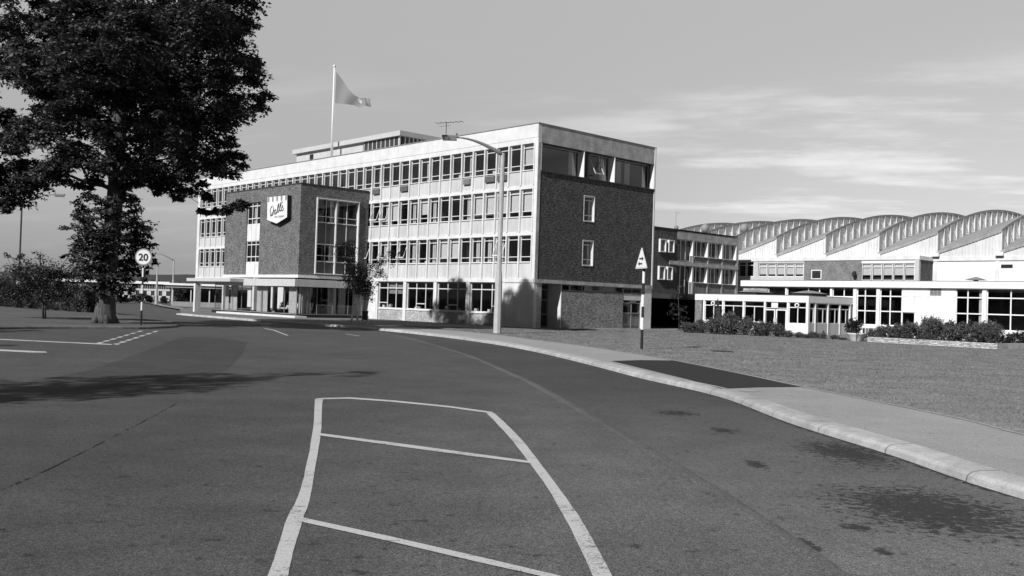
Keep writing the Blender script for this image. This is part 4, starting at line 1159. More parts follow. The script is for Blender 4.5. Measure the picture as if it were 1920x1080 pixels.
for i, (u, vt, hw, D) in enumerate(((1890, 622, 16, 54), (1912, 621, 16, 54), (1934, 622, 16, 54))):
    x, y = at(u, 600, D); hor = 568 + .0317 * (u - 960); h = CAM_H + (hor - vt) * D / F_PX
    shrub('dark low shrub past the end of the kerbed bed, ' + ('beside its end kerb', 'at the picture edge', 'just outside the picture')[i], x, y, hw * D / F_PX / .7, h / .98, 'dark shrubs past the kerbed bed', False, i, 'leaf_hedge')
# distant shrubs across the road
for i, (u, vt, hw, D, lab) in enumerate(((344, 536, 14, 112, 'dark rounded bush left of the distant lamp post'), (262, 549, 14, 130, 'dark bush beyond the bend, right of the trunk'), (283, 552, 12, 132, 'low dark bush before the distant white building'), (235, 556, 16, 128, 'low dark bush half hidden by the big trunk'),
                           (310, 556, 10, 128, 'low bush at the foot of the distant concrete mast'))):
    x, y = at(u, 560, D); hor = 568 + .0317 * (u - 960); h = CAM_H + (hor - vt) * D / F_PX
    shrub(lab, x, y, hw * D / F_PX / .72, h, 'bushes beyond the road bend', False, i % 3, 'leaf_hedge')
for i, (x, y, r, h, lab) in enumerate(((9.5, 41, 1.6, 2.2, 'dark bush seen through the undercroft, right of the white post'), (10.5, 38, 1.3, 1.6, 'smaller dark bush behind the undercroft glazing'), (8.5, 46.5, .9, 1.1, 'low bush between the undercroft posts'))):
    shrub(lab, x, y, r, h, 'bushes behind the undercroft', True, i, 'leaf_hedge')

# urn with plant
ux, uy = gp(1605, 639.5)
T = Thing('urn_planter', 'wide pale concrete bowl planter on the lawn before the white posts', 'planter', ux, uy, site=False)
prof = [(.30, 0), (.34, .05), (.50, .38), (.60, .46), (.55, .47), (.45, .36), (.05, .33)]
T.part('bowl', MB().grid([[(ux + r * math.cos(a), uy + r * math.sin(a), z) for a in [2 * math.pi * k / 24 for k in range(25)]] for r, z in prof]), 'concrete', smooth=True)
m1 = MB()
for a in (.3, 2.8, 4.4, 5.8): m1.tube([(ux + math.cos(a) * .3, uy + math.sin(a) * .3, 0), (ux + math.cos(a) * .62, uy + math.sin(a) * .62, .44)], .03, 5)
T.part('stand', m1, 'grey')
shrub('dark feathery plant spilling out of the concrete bowl', ux, uy, .85, .95, None, False, 1, 'leaf_hedge', 'bowl_plant', 'plant', z=.38)
M['bed_stone'] = brickmat('bed_stone', .33, .48, .2, .9)
# kerbed planting bed
T = Thing('planting_bed', 'long raised bed with a pale stone edge at the lawn, right side', 'planting bed', 8.5, -22)
a, b = (8.77, -18.4), (8.03, -25.7)
d = Vector((b[0] - a[0], b[1] - a[1], 0)).normalized(); nn = Vector((-d.y, d.x, 0))
def bed(p0, p1, w, h):
    p0, p1 = Vector((*p0, 0)), Vector((*p1, 0)); return [tuple(p0), tuple(p1), tuple(p1 + nn * w), tuple(p0 + nn * w)]
T.part('front_kerb', MB().prism(bed(a, b, .18, 0), (0, 0, .30)), 'bed_stone')
e0 = Vector((*b, 0)) + nn * .181
T.part('end_kerb', MB().prism([tuple(e0), tuple(e0 + nn * 4.3), tuple(e0 + nn * 4.3 - d * .18), tuple(e0 - d * .18)], (0, 0, .30)), 'concrete_dull')
i0 = Vector((*a, 0)) + nn * .19
T.part('soil', MB().prism([tuple(i0), tuple(e0 - d * .19 + nn * .01), tuple(e0 - d * .19 + nn * 4.3), tuple(i0 + nn * 4.3)], (0, 0, .22)), 'soil')
# slatted bench end behind the urn
q = gp(1640, 636)
T = Thing('slatted_box', 'small white slatted box at the left end of the kerbed bed', 'box', q[0], q[1], site=False)
m1 = MB()
for k in range(6): m1.box(q[0] - .45 + k * .17, q[0] - .36 + k * .17, q[1] + .5, q[1] + .54, .3, .72)
T.part('slat', m1, 'cream'); T.part('frame', MB().box(q[0] - .45, q[0] + .5, q[1] + .55, q[1] + .9, .3, .68), 'dark')
# ------------------------------------------------------------------ street furniture
def lamp(label, x, y, h, rb, rt, arm, adir, group, upper_dark=False, foot=3.3, z=0):
    T = Thing('street_lamp', label, 'street lamp', x, y, site=False, group=group, z=z)
    ax, ay = math.cos(adir), math.sin(adir)
    T.part('lower_shaft', MB().tube([(x, y, z), (x, y, z + foot - .6), (x, y, z + foot)], [rb, rb * .92, rb * .62], 8), 'lamp_concrete')
    if upper_dark: T.part('upper_shaft', MB().tube([(x, y, z + foot), (x, y, z + h)], [rt * 1.1, rt], 8), 'dark')
    else: T.part('upper_shaft', MB().tube([(x, y, z + foot), (x, y, z + h)], [rb * .62, rt], 8), 'lamp_concrete')
    pts, rs = [], []
    for i in range(11):
        t = i / 10; s = arm * t; zz = z + h - .08 + .34 * arm * math.sin(t * math.pi / 2)
        pts.append((x + ax * s, y + ay * s, zz)); rs.append(rt * (1.0 - .72 * t))
    T.part('arm', MB().tube(pts, rs, 8), 'lamp_shade' if not upper_dark else 'dark', smooth=True)  # arm in the darker casing colour, which carries its underside shade
    e = Vector(pts[-1]); d = Vector((ax, ay, 0)); n = Vector((-ay, ax, 0)); u = Vector((0, 0, 1))
    def bx_(a0, a1, w0, w1, h0, h1):
        p = [e + d * a0 - n * w0 + u * h0, e + d * a0 + n * w0 + u * h0, e + d * a1 + n * w0 + u * h0, e + d * a1 - n * w0 + u * h0]
        q = [e + d * a0 - n * w1 + u * h1, e + d * a0 + n * w1 + u * h1, e + d * a1 + n * w1 + u * h1, e + d * a1 - n * w1 + u * h1]
        m1 = MB(); m1.v = [tuple(k) for k in p + q]; m1.f = [(3, 2, 1, 0), (4, 5, 6, 7), (0, 1, 5, 4), (1, 2, 6, 5), (2, 3, 7, 6), (3, 0, 4, 7)]; return m1
    k = T.part('lamp_casing', bx_(-.02, .80, .17, .12, .0, .10), 'lamp_shade')
    T.part('lamp_bowl', bx_(.04, .76, .12, .16, -.16, 0), 'lens', k)
    T.part('photocell', MB().tube([e + d * .02 + u * .08, e + d * .06 + u * .22], .045, 6), 'lamp_shade', k)
M['lens'] = plain('lamp_lens', .24, .3, .15, 8, 30, spec=.6)
x, y = gp(932, 625)
lamp('tall concrete street lamp standing at the lawn edge before the office facade', x, y, 9.28, .20, .115, 2.35, math.pi + .02, 'concrete street lamps')
x, y = dp(34, 560, 80).x, 80
lamp('street lamp at the far left, pale foot and thin dark upper shaft', x, y, 8.7, .26, .07, 2.6, .12, 'concrete street lamps', True, 2.4)
x, y = gp(323, 571)
lamp('distant street lamp left of the entrance posts, arm to the left', x, y, 5.75, .16, .09, 2.5, math.pi - .1, 'concrete street lamps')
def mast(u, v0, v1, D, r, lab):
    a = dp(u, v0, D); b = dp(u, v1, D)
    T = Thing('concrete_mast', lab, 'mast', a.x, a.y, site=False, group='thin concrete masts')
    T.part('shaft', MB().tube([(a.x, a.y, 0), (a.x, a.y, b.z)], [r, r * .35], 8), 'lamp_concrete'); T.part('mast_cap', MB().tube([(a.x, a.y, b.z), (a.x, a.y, b.z + .1)], [r * .45, r * .2], 8), 'lamp_shade')
mast(293, 563, 500, 120, .2, 'thin tapering concrete mast right of the 20 sign')
mast(152, 548, 506, 110, .2, 'thin concrete mast behind the hedge, left of the big trunk')
def band_pole(T, x, y, segs, r, z0=0):
    z = z0
    for h, c in segs:
        T.part('pole_band', MB().tube([(x, y, z), (x, y, z + h)], r, 12), 'white' if c else 'black', smooth=False); z += h
    return z
# 20 sign
x, y = gp(264.5, 609.2); k = y / F_PX
T = Thing('speed_limit_sign', 'round white 20 speed limit sign on a banded pole by the big tree', 'road sign', x, y, site=False)
band_pole(T, x, y, [(.68, 0), (.40, 1), (.40, 0), (.40, 1), (.38, 0), (.42, 1), (.14, 0)], .045)
zc = 3.19; R_ = .405
def disc(r, y0, th, z): return MB().prism([(x + .035 + r * math.cos(a), y0, z + r * math.sin(a)) for a in [2 * math.pi * q / 48 for q in range(48)]], (0, th, 0))
T.part('backing_plate', disc(R_, y - .10, .03, zc), 'lamp_shade'); T.part('border', disc(R_ - .01, y - .108, .007, zc), 'grey'); T.part('sign_face', disc(R_ - .065, y - .114, .005, zc), 'white')
me = textmesh('20', .46, .002, .014); w = max(v.co.x for v in me.vertices); w0 = min(v.co.x for v in me.vertices)
m1 = MB(); m1.v = [(x + .035 + (v.co.x - (w + w0) / 2) * 1.0, y - .119 - v.co.z, zc - .165 + v.co.y) for v in me.vertices]; m1.f = [tuple(p.vertices) for p in me.polygons]
T.part('numerals', m1, 'black')
# triangular sign
x, y = gp(1203, 655)
T = Thing('two_way_traffic_sign', 'tall white triangular sign with two opposed arrows on a banded pole', 'road sign', x, y, site=False)
band_pole(T, x, y, [(.74, 0), (.45, 1), (.41, 0), (.45, 1), (.43, 0), (.45, 1), (.05, 0)], .052)
T.part('post_top', MB().tube([(x + .02, y + .02, 2.98), (x + .02, y + .02, 3.92)], .05, 10), 'black')
ang = rad(-70); ca, sa = math.cos(ang), math.sin(ang)        # plate turned away from the camera
def P3(a, z, d=0): return (x - .10 + a * ca * 1.0 + d * sa, y - .10 + a * sa - d * ca, z)
def rtri(s, inset):
    c = [(-.5 * s + inset * 1.2, 3.02 + inset), (.5 * s - inset * 1.2, 3.02 + inset), (0, 3.02 + .87 * s - inset * 1.6)]
    out = []
    for i in range(3):
        p, a, b = Vector(c[i]), Vector(c[i - 1]), Vector(c[(i + 1) % 3]); r = .05
        d1 = (a - p).normalized() * r; d2 = (b - p).normalized() * r
        for t in (0, .25, .5, .75, 1): q = (p + d1) * (1 - t) ** 2 + p * 2 * t * (1 - t) + (p + d2) * t * t; out.append(q)
    return out
T.part('backing_plate', MB().prism([P3(a, z) for a, z in rtri(.92, 0)], Vector(P3(0, 0, .03)) - Vector(P3(0, 0, 0))), 'border_paint' if False else 'steel')
T.part('sign_face', MB().prism([P3(a, z, .031) for a, z in rtri(.92, .05)], Vector(P3(0, 0, .006)) - Vector(P3(0, 0, 0))), 'white')
for s, z, a0 in ((1, 3.39, .03), (-1, 3.20, -.06)):
    pts = [(a0 - .17 * s, z - .028), (a0 + .05 * s, z - .028), (a0 + .03 * s, z - .085), (a0 + .18 * s, z), (a0 + .03 * s, z + .085), (a0 + .05 * s, z + .028), (a0 - .17 * s, z + .028)]
    T.part('arrow', MB().prism([P3(a, q, .038) for a, q in pts], Vector(P3(0, 0, .004)) - Vector(P3(0, 0, 0))), 'black')
# litter bin
x, y = gp(684, 606.5)
T = Thing('litter_bin', 'small dark litter bin beside the birch stems', 'bin', x, y, site=False)
T.part('body', MB().tube([(x, y, .22), (x, y, .76)], [.15, .2], 12), 'dark'); T.part('rim', MB().tube([(x, y, .76), (x, y, .79)], [.22, .22], 12), 'dark'); T.part('leg', MB().box(x - .2, x - .15, y - .1, y + .1, 0, .5).box(x + .15, x + .2, y - .1, y + .1, 0, .5), 'steel')
# drain cover on the lawn
x, y = gp(1354, 659.5)
T = Thing('drain_cover', 'small dark drain cover in the lawn', 'drain cover', x, y, site=False)
T.part('frame', MB().box(x - .36, x + .36, y - .36, y + .36, .0, .03), 'dark'); T.part('lid', MB().box(x - .3, x + .3, y - .3, y + .3, .031, .036), 'black')

# ------------------------------------------------------------------ ground, road, kerbs
def cat(pts, n=8):
    P = [Vector(p) for p in pts]; out = []
    for i in range(len(P) - 1):
        a, b, c, d = P[max(i - 1, 0)], P[i], P[i + 1], P[min(i + 2, len(P) - 1)]
        for k in range(n):
            t = k / n; out.append(.5 * ((2 * b) + (c - a) * t + (2 * a - 5 * b + 4 * c - d) * t * t + (3 * b - a - 3 * c + d) * t ** 3))
    out.append(P[-1]); return out
ZR = -.12
def sheet(name, pts2, z, mt):
    v = [(p[0], p[1], z) for p in pts2]
    tri = tessellate_polygon([[Vector(p) for p in v]])
    m1 = MB(); m1.v = v
    for t in tri:
        a, b, c = (Vector(v[i]) for i in t)
        m1.f.append(tuple(t) if (b - a).cross(c - a).z > 0 else tuple(reversed(t)))
    return structure(name, m1, mt)
def asphalt(name, v, light=1.0, stains=(), lines=False, wave=0, near=None, soft=1.0, cross=False):
    mt, nt = newmat(name)
    tc = N(nt, 'ShaderNodeNewGeometry').outputs['Position']
    a = noise(nt, tc, 85, 2, .7); b = noise(nt, tc, 30, 3, .7); c = noise(nt, tc, 1.1, 4); d = noise(nt, tc, .16, 3)
    k = math_(nt, 'MULTIPLY', remap(nt, a, .35, .65, .35, 1.75), remap(nt, b, .3, .7, .62, 1.38))
    k = math_(nt, 'MULTIPLY', k, remap(nt, c, .3, .7, .86, 1.14)); k = math_(nt, 'MULTIPLY', k, remap(nt, d, .3, .7, .85, 1.15))
    vo = N(nt, 'ShaderNodeTexVoronoi'); vo.inputs['Scale'].default_value = 34; L(nt, tc, vo.inputs['Vector'])
    sp = remap(nt, vo.outputs['Distance'], .0, .22, 1.0, 0.0)
    if soft < 1: k = math_(nt, 'ADD', math_(nt, 'MULTIPLY', k, soft), 1 - soft)
    sp = math_(nt, 'MULTIPLY', sp, remap(nt, noise(nt, tc, 9, 1), .56, .60, 0, 1))
    k = math_(nt, 'ADD', k, math_(nt, 'MULTIPLY', sp, 1.6 * soft))
    dk = remap(nt, noise(nt, tc, 5.5, 4, .7), .31, .38, .42, 1)       # small dark pits and drips
    k = math_(nt, 'MULTIPLY', k, dk)
    for (cx_, cy_, rx, ry, ang_, thr) in stains:
        s = N(nt, 'ShaderNodeVectorMath', operation='SUBTRACT'); L(nt, tc, s.inputs[0]); s.inputs[1].default_value = (cx_, cy_, ZR)
        r = N(nt, 'ShaderNodeVectorRotate', rotation_type='Z_AXIS'); L(nt, s.outputs[0], r.inputs['Vector']); r.inputs['Angle'].default_value = -ang_
        sc = scalev(nt, r.outputs[0], (1 / rx, 1 / ry, 0))
        ln = N(nt, 'ShaderNodeVectorMath', operation='LENGTH'); L(nt, sc, ln.inputs[0])
        nz = noise(nt, scalev(nt, tc, (1, 1.3, 1)), 9, 5, .75)
        e = math_(nt, 'ADD', remap(nt, ln.outputs['Value'], 0, 1.2, .36, -.34), math_(nt, 'MULTIPLY', math_(nt, 'SUBTRACT', nz, .5), 2.2))
        k = math_(nt, 'MULTIPLY', k, remap(nt, e, thr - .10, thr + .02, 1, .24))
    if cross:                                       # paler towards the kerb side of the bend, fading out with distance
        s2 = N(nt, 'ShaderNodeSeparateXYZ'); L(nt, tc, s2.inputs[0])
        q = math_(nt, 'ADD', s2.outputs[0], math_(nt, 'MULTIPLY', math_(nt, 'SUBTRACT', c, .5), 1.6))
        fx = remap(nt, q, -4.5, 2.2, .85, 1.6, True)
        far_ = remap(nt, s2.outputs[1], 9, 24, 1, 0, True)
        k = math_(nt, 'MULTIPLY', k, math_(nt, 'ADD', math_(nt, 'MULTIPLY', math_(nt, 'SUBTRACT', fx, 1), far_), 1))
    if near:                                        # sheen towards the near end, put into the colour as a paler tone
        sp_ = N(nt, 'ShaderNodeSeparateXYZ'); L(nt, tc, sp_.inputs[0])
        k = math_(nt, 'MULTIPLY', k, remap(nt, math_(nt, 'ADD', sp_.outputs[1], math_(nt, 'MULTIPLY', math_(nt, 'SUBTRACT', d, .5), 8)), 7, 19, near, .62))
    return finish(mt, nt, math_(nt, 'MULTIPLY', k, v), .82, .35, math_(nt, 'ADD', a, b), .006)
def ell(u, v, du, dv):
    c = Vector(gp(u, v, ZR)); a = Vector(gp(u + du, v, ZR)); b = Vector(gp(u, v - dv, ZR))
    return (c.x, c.y, (a - c).length, (b - c).length, 0)
st_ = [ell(1740, 956, 200, 46) + (.02,), ell(1590, 850, 100, 26) + (.05,), ell(1420, 872, 30, 12) + (.1,), ell(1510, 1022, 28, 22) + (.05,), ell(1610, 990, 50, 12) + (.1,), ell(1360, 808, 40, 8) + (.12,), ell(1270, 775, 60, 8) + (.14,), ell(1655, 1035, 25, 10) + (.1,)]
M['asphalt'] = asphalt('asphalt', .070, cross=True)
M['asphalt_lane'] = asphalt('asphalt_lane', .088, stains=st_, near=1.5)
M['asphalt_dark'] = asphalt('asphalt_patch', .050)
M['asphalt_new'] = plain('fresh_asphalt', .022, .8, .15, 2, 90)
M['path'] = asphalt('path_surface', .31, soft=.45)
M['seam'] = plain('tar_seam', .03, .7, .3, 5, 60)
# paint with wear
def paintmat():
    mt, nt = newmat('worn_road_paint')
    tc = N(nt, 'ShaderNodeNewGeometry').outputs['Position']
    n1 = noise(nt, tc, 55, 4, .7); n2 = noise(nt, scalev(nt, tc, (1, 5, 1)), 7, 3); n3 = noise(nt, tc, 2.2, 3)
    s = math_(nt, 'ADD', math_(nt, 'ADD', math_(nt, 'MULTIPLY', n1, .5), math_(nt, 'MULTIPLY', n2, .35)), math_(nt, 'MULTIPLY', n3, .35))
    k = remap(nt, s, .47, .56, .12, .50)
    k = math_(nt, 'MULTIPLY', k, remap(nt, n1, .3, .7, .85, 1.15))
    return finish(mt, nt, k, .8, .3, n1, .004)
M['paint'] = paintmat()
def grassmat(name, v, amp=.2):
    mt, nt = newmat(name)
    tc = N(nt, 'ShaderNodeNewGeometry').outputs['Position']
    a = noise(nt, tc, 30, 3, .7); b = noise(nt, tc, 3.5, 4, .6); c = noise(nt, tc, .35, 3)
    # mowing streaks run along the road side
    r = N(nt, 'ShaderNodeVectorRotate', rotation_type='Z_AXIS'); L(nt, tc, r.inputs['Vector']); r.inputs['Angle'].default_value = rad(-8)
    st = noise(nt, scalev(nt, r.outputs[0], (.12, 1.9, 1)), 1.0, 3)
    k = math_(nt, 'MULTIPLY', remap(nt, a, .3, .7, .8, 1.2), remap(nt, b, .3, .7, 1 - amp, 1 + amp))
    k = math_(nt, 'MULTIPLY', k, remap(nt, c, .3, .7, .88, 1.12)); k = math_(nt, 'MULTIPLY', k, remap(nt, st, .3, .7, .84, 1.16))
    return finish(mt, nt, math_(nt, 'MULTIPLY', k, v), .95, .1, math_(nt, 'ADD', a, b), .012)
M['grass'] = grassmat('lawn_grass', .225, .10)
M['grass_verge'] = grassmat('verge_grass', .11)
M['field'] = grassmat('far_fields', .06)
M['fore'] = plain('forecourt_surface', .16, .9, .12, .8, 60)
M['edging'] = plain('edging_strip', .32, .9, .2, 3, 40)
M['joint'] = asphalt('asphalt_joint', .10)
M['soil'] = plain('soil', .06, .95, .3, 2, 30)
M['blade'] = leafmat('grass_blades', .225, .15, .3)

big_ = 6000
m1 = MB(); m1.poly([(-big_, -big_, -.20), (big_, -big_, -.20), (big_, big_, -.20), (-big_, big_, -.20)]); structure('ground', m1, 'field')
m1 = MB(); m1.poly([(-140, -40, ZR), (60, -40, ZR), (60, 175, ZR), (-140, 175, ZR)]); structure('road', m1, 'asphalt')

# right kerb line (road edge), from behind the camera round to the forecourt
kp = [(1918, 937.8), (1790, 897), (1661, 851.6), (1479, 794), (1345, 743.8), (1201, 710), (1119.8, 688.6), (1062, 674), (1000, 659.6), (929, 646.5), (833, 633), (741.7, 622.8), (666.8, 616), (575, 609), (500, 604), (440, 599.3), (380, 594.5), (330, 590.0)]
K = [gp(u, v, ZR) for u, v in kp]
d = Vector(K[0]) - Vector(K[1]); d.normalize()
K = [(K[0][0] + 9.5, K[0][1] - 16), (K[0][0] + d.x * 5 + .3, K[0][1] + d.y * 5 - .5)] + K
Kc = cat(K, 6)
def offset(P, w):
    out = []
    for i, p in enumerate(P):
        t = (P[min(i + 1, len(P) - 1)] - P[max(i - 1, 0)]).normalized(); out.append(p + Vector((t.y, -t.x)) * w)
    return out
def kerb(P, name, sgn=1, wtop=.36, lift=0, mt_='kerb'):
    prof = [(0, ZR - .02), (.02, -.05), (.07, -.012), (.16, .004), (wtop, .012), (wtop + .005, -.1)]
    rows = []; acc = [0]
    for i in range(1, len(P)): acc.append(acc[-1] + (P[i] - P[i - 1]).length)
    for w, z in prof:
        O = offset(P, w * sgn); rows.append([(p.x, p.y, z) for p in O])
    m1 = MB(); m1.grid(rows if sgn < 0 else rows[::-1]); me = m1.mesh(name, M[mt_])
    uv = me.uv_layers.new(name='UVMap'); n = len(P)
    for l in me.loops: uv.data[l.index].uv = (acc[l.vertex_index % n], (l.vertex_index // n) / 6)
    o = link(name, me); o['kind'] = 'structure'
    return o
mt, nt = newmat('kerb_concrete')
uvn = N(nt, 'ShaderNodeTexCoord').outputs['UV']; sx = N(nt, 'ShaderNodeSeparateXYZ'); L(nt, uvn, sx.inputs[0])
fr_ = math_(nt, 'FRACT', math_(nt, 'MULTIPLY', sx.outputs[0], 1 / 1.83))
gap = math_(nt, 'MULTIPLY', remap(nt, fr_, .0, .012, .25, 1), remap(nt, fr_, .988, 1, 1, .25))
ps = N(nt, 'ShaderNodeNewGeometry').outputs['Position']
n1 = noise(nt, ps, 3, 5, .65); n2 = noise(nt, ps, 60, 3); n4 = noise(nt, ps, .35, 2)
kk = math_(nt, 'MULTIPLY', remap(nt, n1, .3, .7, .72, 1.2), remap(nt, n2, .3, .7, .85, 1.15)); kk = math_(nt, 'MULTIPLY', kk, gap)
kk = math_(nt, 'MULTIPLY', kk, remap(nt, n4, .35, .65, .8, 1.12))
M['kerb'] = finish(mt, nt, math_(nt, 'MULTIPLY', kk, .44), .85, .3, math_(nt, 'ADD', n1, n2), .012)
M['kerb_dull'] = plain('dull_shaded_kerb', .13, .9, .3, 2, 40)  # dull kerb, darkened further by shade put into its colour
kerb(Kc, 'kerb')
# lawn side: path inner edge = kerb back, outer = lawn edge
Kin = offset(Kc, .36)
lp = [(1919, 815.6), (1814.6, 789), (1642, 753), (1503, 725.5), (1378, 699), (1261, 675.7), (1167.7, 660), (1083, 647.5), (1000, 637), (941.7, 629), (850, 620), (770, 613.5), (720, 610.5), (700, 609.8)]
Lp = [gp(u, v, 0) for u, v in lp]
e_ = (Vector(Lp[0]) - Vector(Lp[2])).normalized(); Lp = [(Lp[0][0] + e_.x * 14 + 1.2, Lp[0][1] + e_.y * 14 - 2.0), (Lp[0][0] + e_.x * 4, Lp[0][1] + e_.y * 4)] + Lp
Lc = cat(Lp, 6)
# pavement strip
kk_ = [p for p in Kin if p.y < gp(700, 619, ZR)[1]]
poly = [(p.x, p.y) for p in kk_] + [(p.x, p.y) for p in Lc[::-1]]
sheet('footpath', poly, .004, 'path')
# forecourt in front of the office and the entrance (asphalt apron at kerb-top level)
fc = [(p.x, p.y) for p in Kin if p.y >= kk_[-1].y - 1.2]
e = fc[-1]
wz = [W(14, 60), W(-.05, 60), W(-.05, 19), W(-.05, -.6)]
fore = fc + [gp(337, 580, 0), gp(303, 574, 0)[:2], gp(270, 566.5, 0)] + [(-60, 150), (-20, 150)] + [(W(30, 60).x, W(30, 60).y), (W(13, 0).x, W(13, 0).y), (W(0, -.9).x, W(0, -.9).y)] + [gp(960, 617.5)[:2], gp(860, 613)[:2], gp(770, 610.8)[:2], gp(715, 610.0)[:2]]
sheet('forecourt_paving', fore, .0, 'fore')
# main lawn
lawn = [(p.x, p.y) for p in Lc] + [gp(715, 610)[:2], gp(770, 610.8)[:2], gp(860, 613)[:2], gp(960, 617.5)[:2], (W(0, -.9).x, W(0, -.9).y), (W(13, 0).x, W(13, 0).y), (W(30, 60).x, W(30, 60).y), (W(100, 60).x, W(100, 60).y), (W(100, -60).x, W(100, -60).y), (60, -25), (18, -25)]
sheet('lawn', lawn, -.001, 'grass')
# lawn edging strip along the path
m1 = MB(); m1.grid([[(p.x, p.y, .012) for p in offset(Lc, -.04)], [(p.x, p.y, .012) for p in offset(Lc, .05)]]); structure('path_edging', m1, 'edging')
# paved margin at the foot of the end wall and thin edge by the car port
m1 = MB(); q = [W(0.3, -.9), W(17.3, -.9), W(17.3, .9), W(.3, .0)]; m1.poly([(p.x, p.y, .006) for p in q]); structure('paved_margin', m1, 'path')
# fresh black patch on the path
sheet('path_patch', [gp(1146, 677.3), gp(1200, 675.6), gp(1262, 676.4), gp(1378, 699.6), gp(1503, 726), gp(1420, 727), gp(1352, 729.5), gp(1290, 712), gp(1220, 695)], .009, 'asphalt_new')
# white spill beside it
sheet('path_spill', [gp(1362, 731), gp(1385, 730), gp(1430, 733), gp(1415, 735.5), gp(1388, 735)], .010, 'edging')
# lane strip next to the kerb: re-laid surface
b_ = [(1640, 1130), (1575, 1080), (1431, 978.5), (1287.5, 887), (1144, 801), (1000, 720), (954, 699), (866.6, 662.7), (758.7, 632), (700, 621)]
Bl = cat([gp(u, v, ZR) for u, v in b_], 6)
ka = [p for p in Kc if p.y < gp(700, 619.5, ZR)[1] and p.y > 3.5]
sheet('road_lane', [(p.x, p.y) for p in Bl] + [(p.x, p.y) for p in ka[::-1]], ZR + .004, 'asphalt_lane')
# raised joint between the surfaces
m1 = MB(); bb = offset(Bl, .0); m1.grid([[(p.x, p.y, ZR + .002) for p in offset(Bl, -.10)], [(p.x, p.y, ZR + .012) for p in offset(Bl, -.04)], [(p.x, p.y, ZR + .012) for p in offset(Bl, .03)], [(p.x, p.y, ZR + .002) for p in offset(Bl, .09)]]); structure('road_joint', m1, 'joint')
# gutter line of dirt along the kerb
m1 = MB(); kg = [p for p in Kc if p.y < 45]
def wob(P, w0, w1, z, sg=1):
    a, b = [], []
    for i, p in enumerate(P):
        t = (P[min(i + 1, len(P) - 1)] - P[max(i - 1, 0)]).normalized(); n_ = Vector((-t.y, t.x)) * sg
        q = w0 + (w1 - w0) * random.random(); b.append((p.x + n_.x * q, p.y + n_.y * q, z)); a.append((p.x - n_.x * .01, p.y - n_.y * .01, z))
    return a, b
kf = cat([(p.x, p.y) for p in kg], 5)
a, b = wob(kf, .0, .09, ZR + .008); m1.grid([a, b]); structure('gutter_dirt', m1, 'seam')
# dark patch and seam on the left
sheet('road_patch', [gp(u, v, ZR) for u, v in ((463, 642), (420, 634), (340, 632), (268, 660), (170, 694), (60, 716), (-20, 730), (-20, 760), (100, 738), (250, 720), (412, 701), (440, 680), (456, 660))], ZR + .003, 'asphalt_dark')
m1 = MB(); sm = cat([gp(u, v, ZR) for u, v in ((-60, 935), (10, 915), (95, 878), (190, 830), (260, 795), (330, 757))], 14)
a, b = wob(sm, -.01, .018, ZR + .005)
for i in range(len(a) - 1):
    if random.random() < .72: m1.poly([a[i], a[i + 1], b[i + 1], b[i]])
structure('road_seam', m1, 'seam')

# markings
def mark(pts, name='road_marking', z=ZR + .004):
    return sheet(name, [gp(u, v, ZR) for u, v in pts], z, 'paint')
def zc5(P): return [(480 + x / 2.743, 720 + y / 2.743) for x, y in P]
def smooth2(P, n=5): return [(p.x, p.y) for p in cat(P, n)]
left = smooth2([(303, 80), (290, 260), (245, 480), (208, 600), (160, 690), (100, 880), (60, 985), (-60, 1280)])
right = smooth2([(343, 78), (332, 262), (305, 430), (274, 600), (240, 700), (190, 870), (165, 985), (90, 1280)])
random.seed(3)
jt = lambda P, a: [(x + random.uniform(-a, a) * .5, y) for x, y in P]
mark(zc5(jt(left, 3.5) + jt(right, 3.5)[::-1]))
l2 = smooth2([(1185, 150), (1300, 270), (1400, 400), (1490, 520), (1560, 640), (1640, 790), (1730, 985), (1850, 1280)]); r2 = smooth2([(1228, 152), (1360, 280), (1455, 400), (1560, 540), (1650, 665), (1725, 790), (1830, 985), (1965, 1280)])
mark(zc5(jt(l2, 3) + jt(r2, 3)[::-1]))
mark(zc5([(303, 82), (310, 76), (345, 73), (480, 70), (700, 85), (1000, 115), (1215, 145), (1222, 152), (1180, 149), (1000, 123), (700, 93), (480, 77), (345, 80)]), z=ZR + .0055)
mark(zc5([(290, 258), (334, 256), (700, 303), (1050, 350), (1400, 398), (1425, 412), (1050, 366), (700, 318), (334, 268), (290, 264)]), z=ZR + .007)
mark(zc5([(236, 690), (700, 790), (1200, 905), (1600, 1000), (2050, 1110), (2000, 1140), (1440, 987), (1150, 922), (700, 816), (232, 712)]), z=ZR + .007)
mark([(497, 616), (515, 619), (541, 629), (538, 629.4), (512, 619.6), (495, 616.4)], z=ZR + .006)
mark([(648, 626), (675, 630.0), (674, 630.5), (647, 626.4)], z=ZR + .006)
mark([(-40, 634), (208, 645.3), (225, 647), (208, 647.0), (-40, 635.4)], z=ZR + .006)
mark([(-40, 653.6), (60, 658.3), (86, 659.5), (88, 661.6), (60, 661.4), (-40, 656.6)], z=ZR + .006)
def dashes(a, b, n, w):
    for i in range(n):
        t0, t1 = i / n, (i + .62) / n
        p = [a[k] + (b[k] - a[k]) * t0 for k in (0, 1)]; q = [a[k] + (b[k] - a[k]) * t1 for k in (0, 1)]
        ww = w * (1 - t0 * .45)
        mark([(p[0], p[1]), (p[0] + ww, p[1]), (q[0] + ww * .95, q[1]), (q[0], q[1])], z=ZR + .006)
dashes((178, 644.3), (268, 619), 7, 11); dashes((208, 646.8), (296, 619.3), 7, 12)

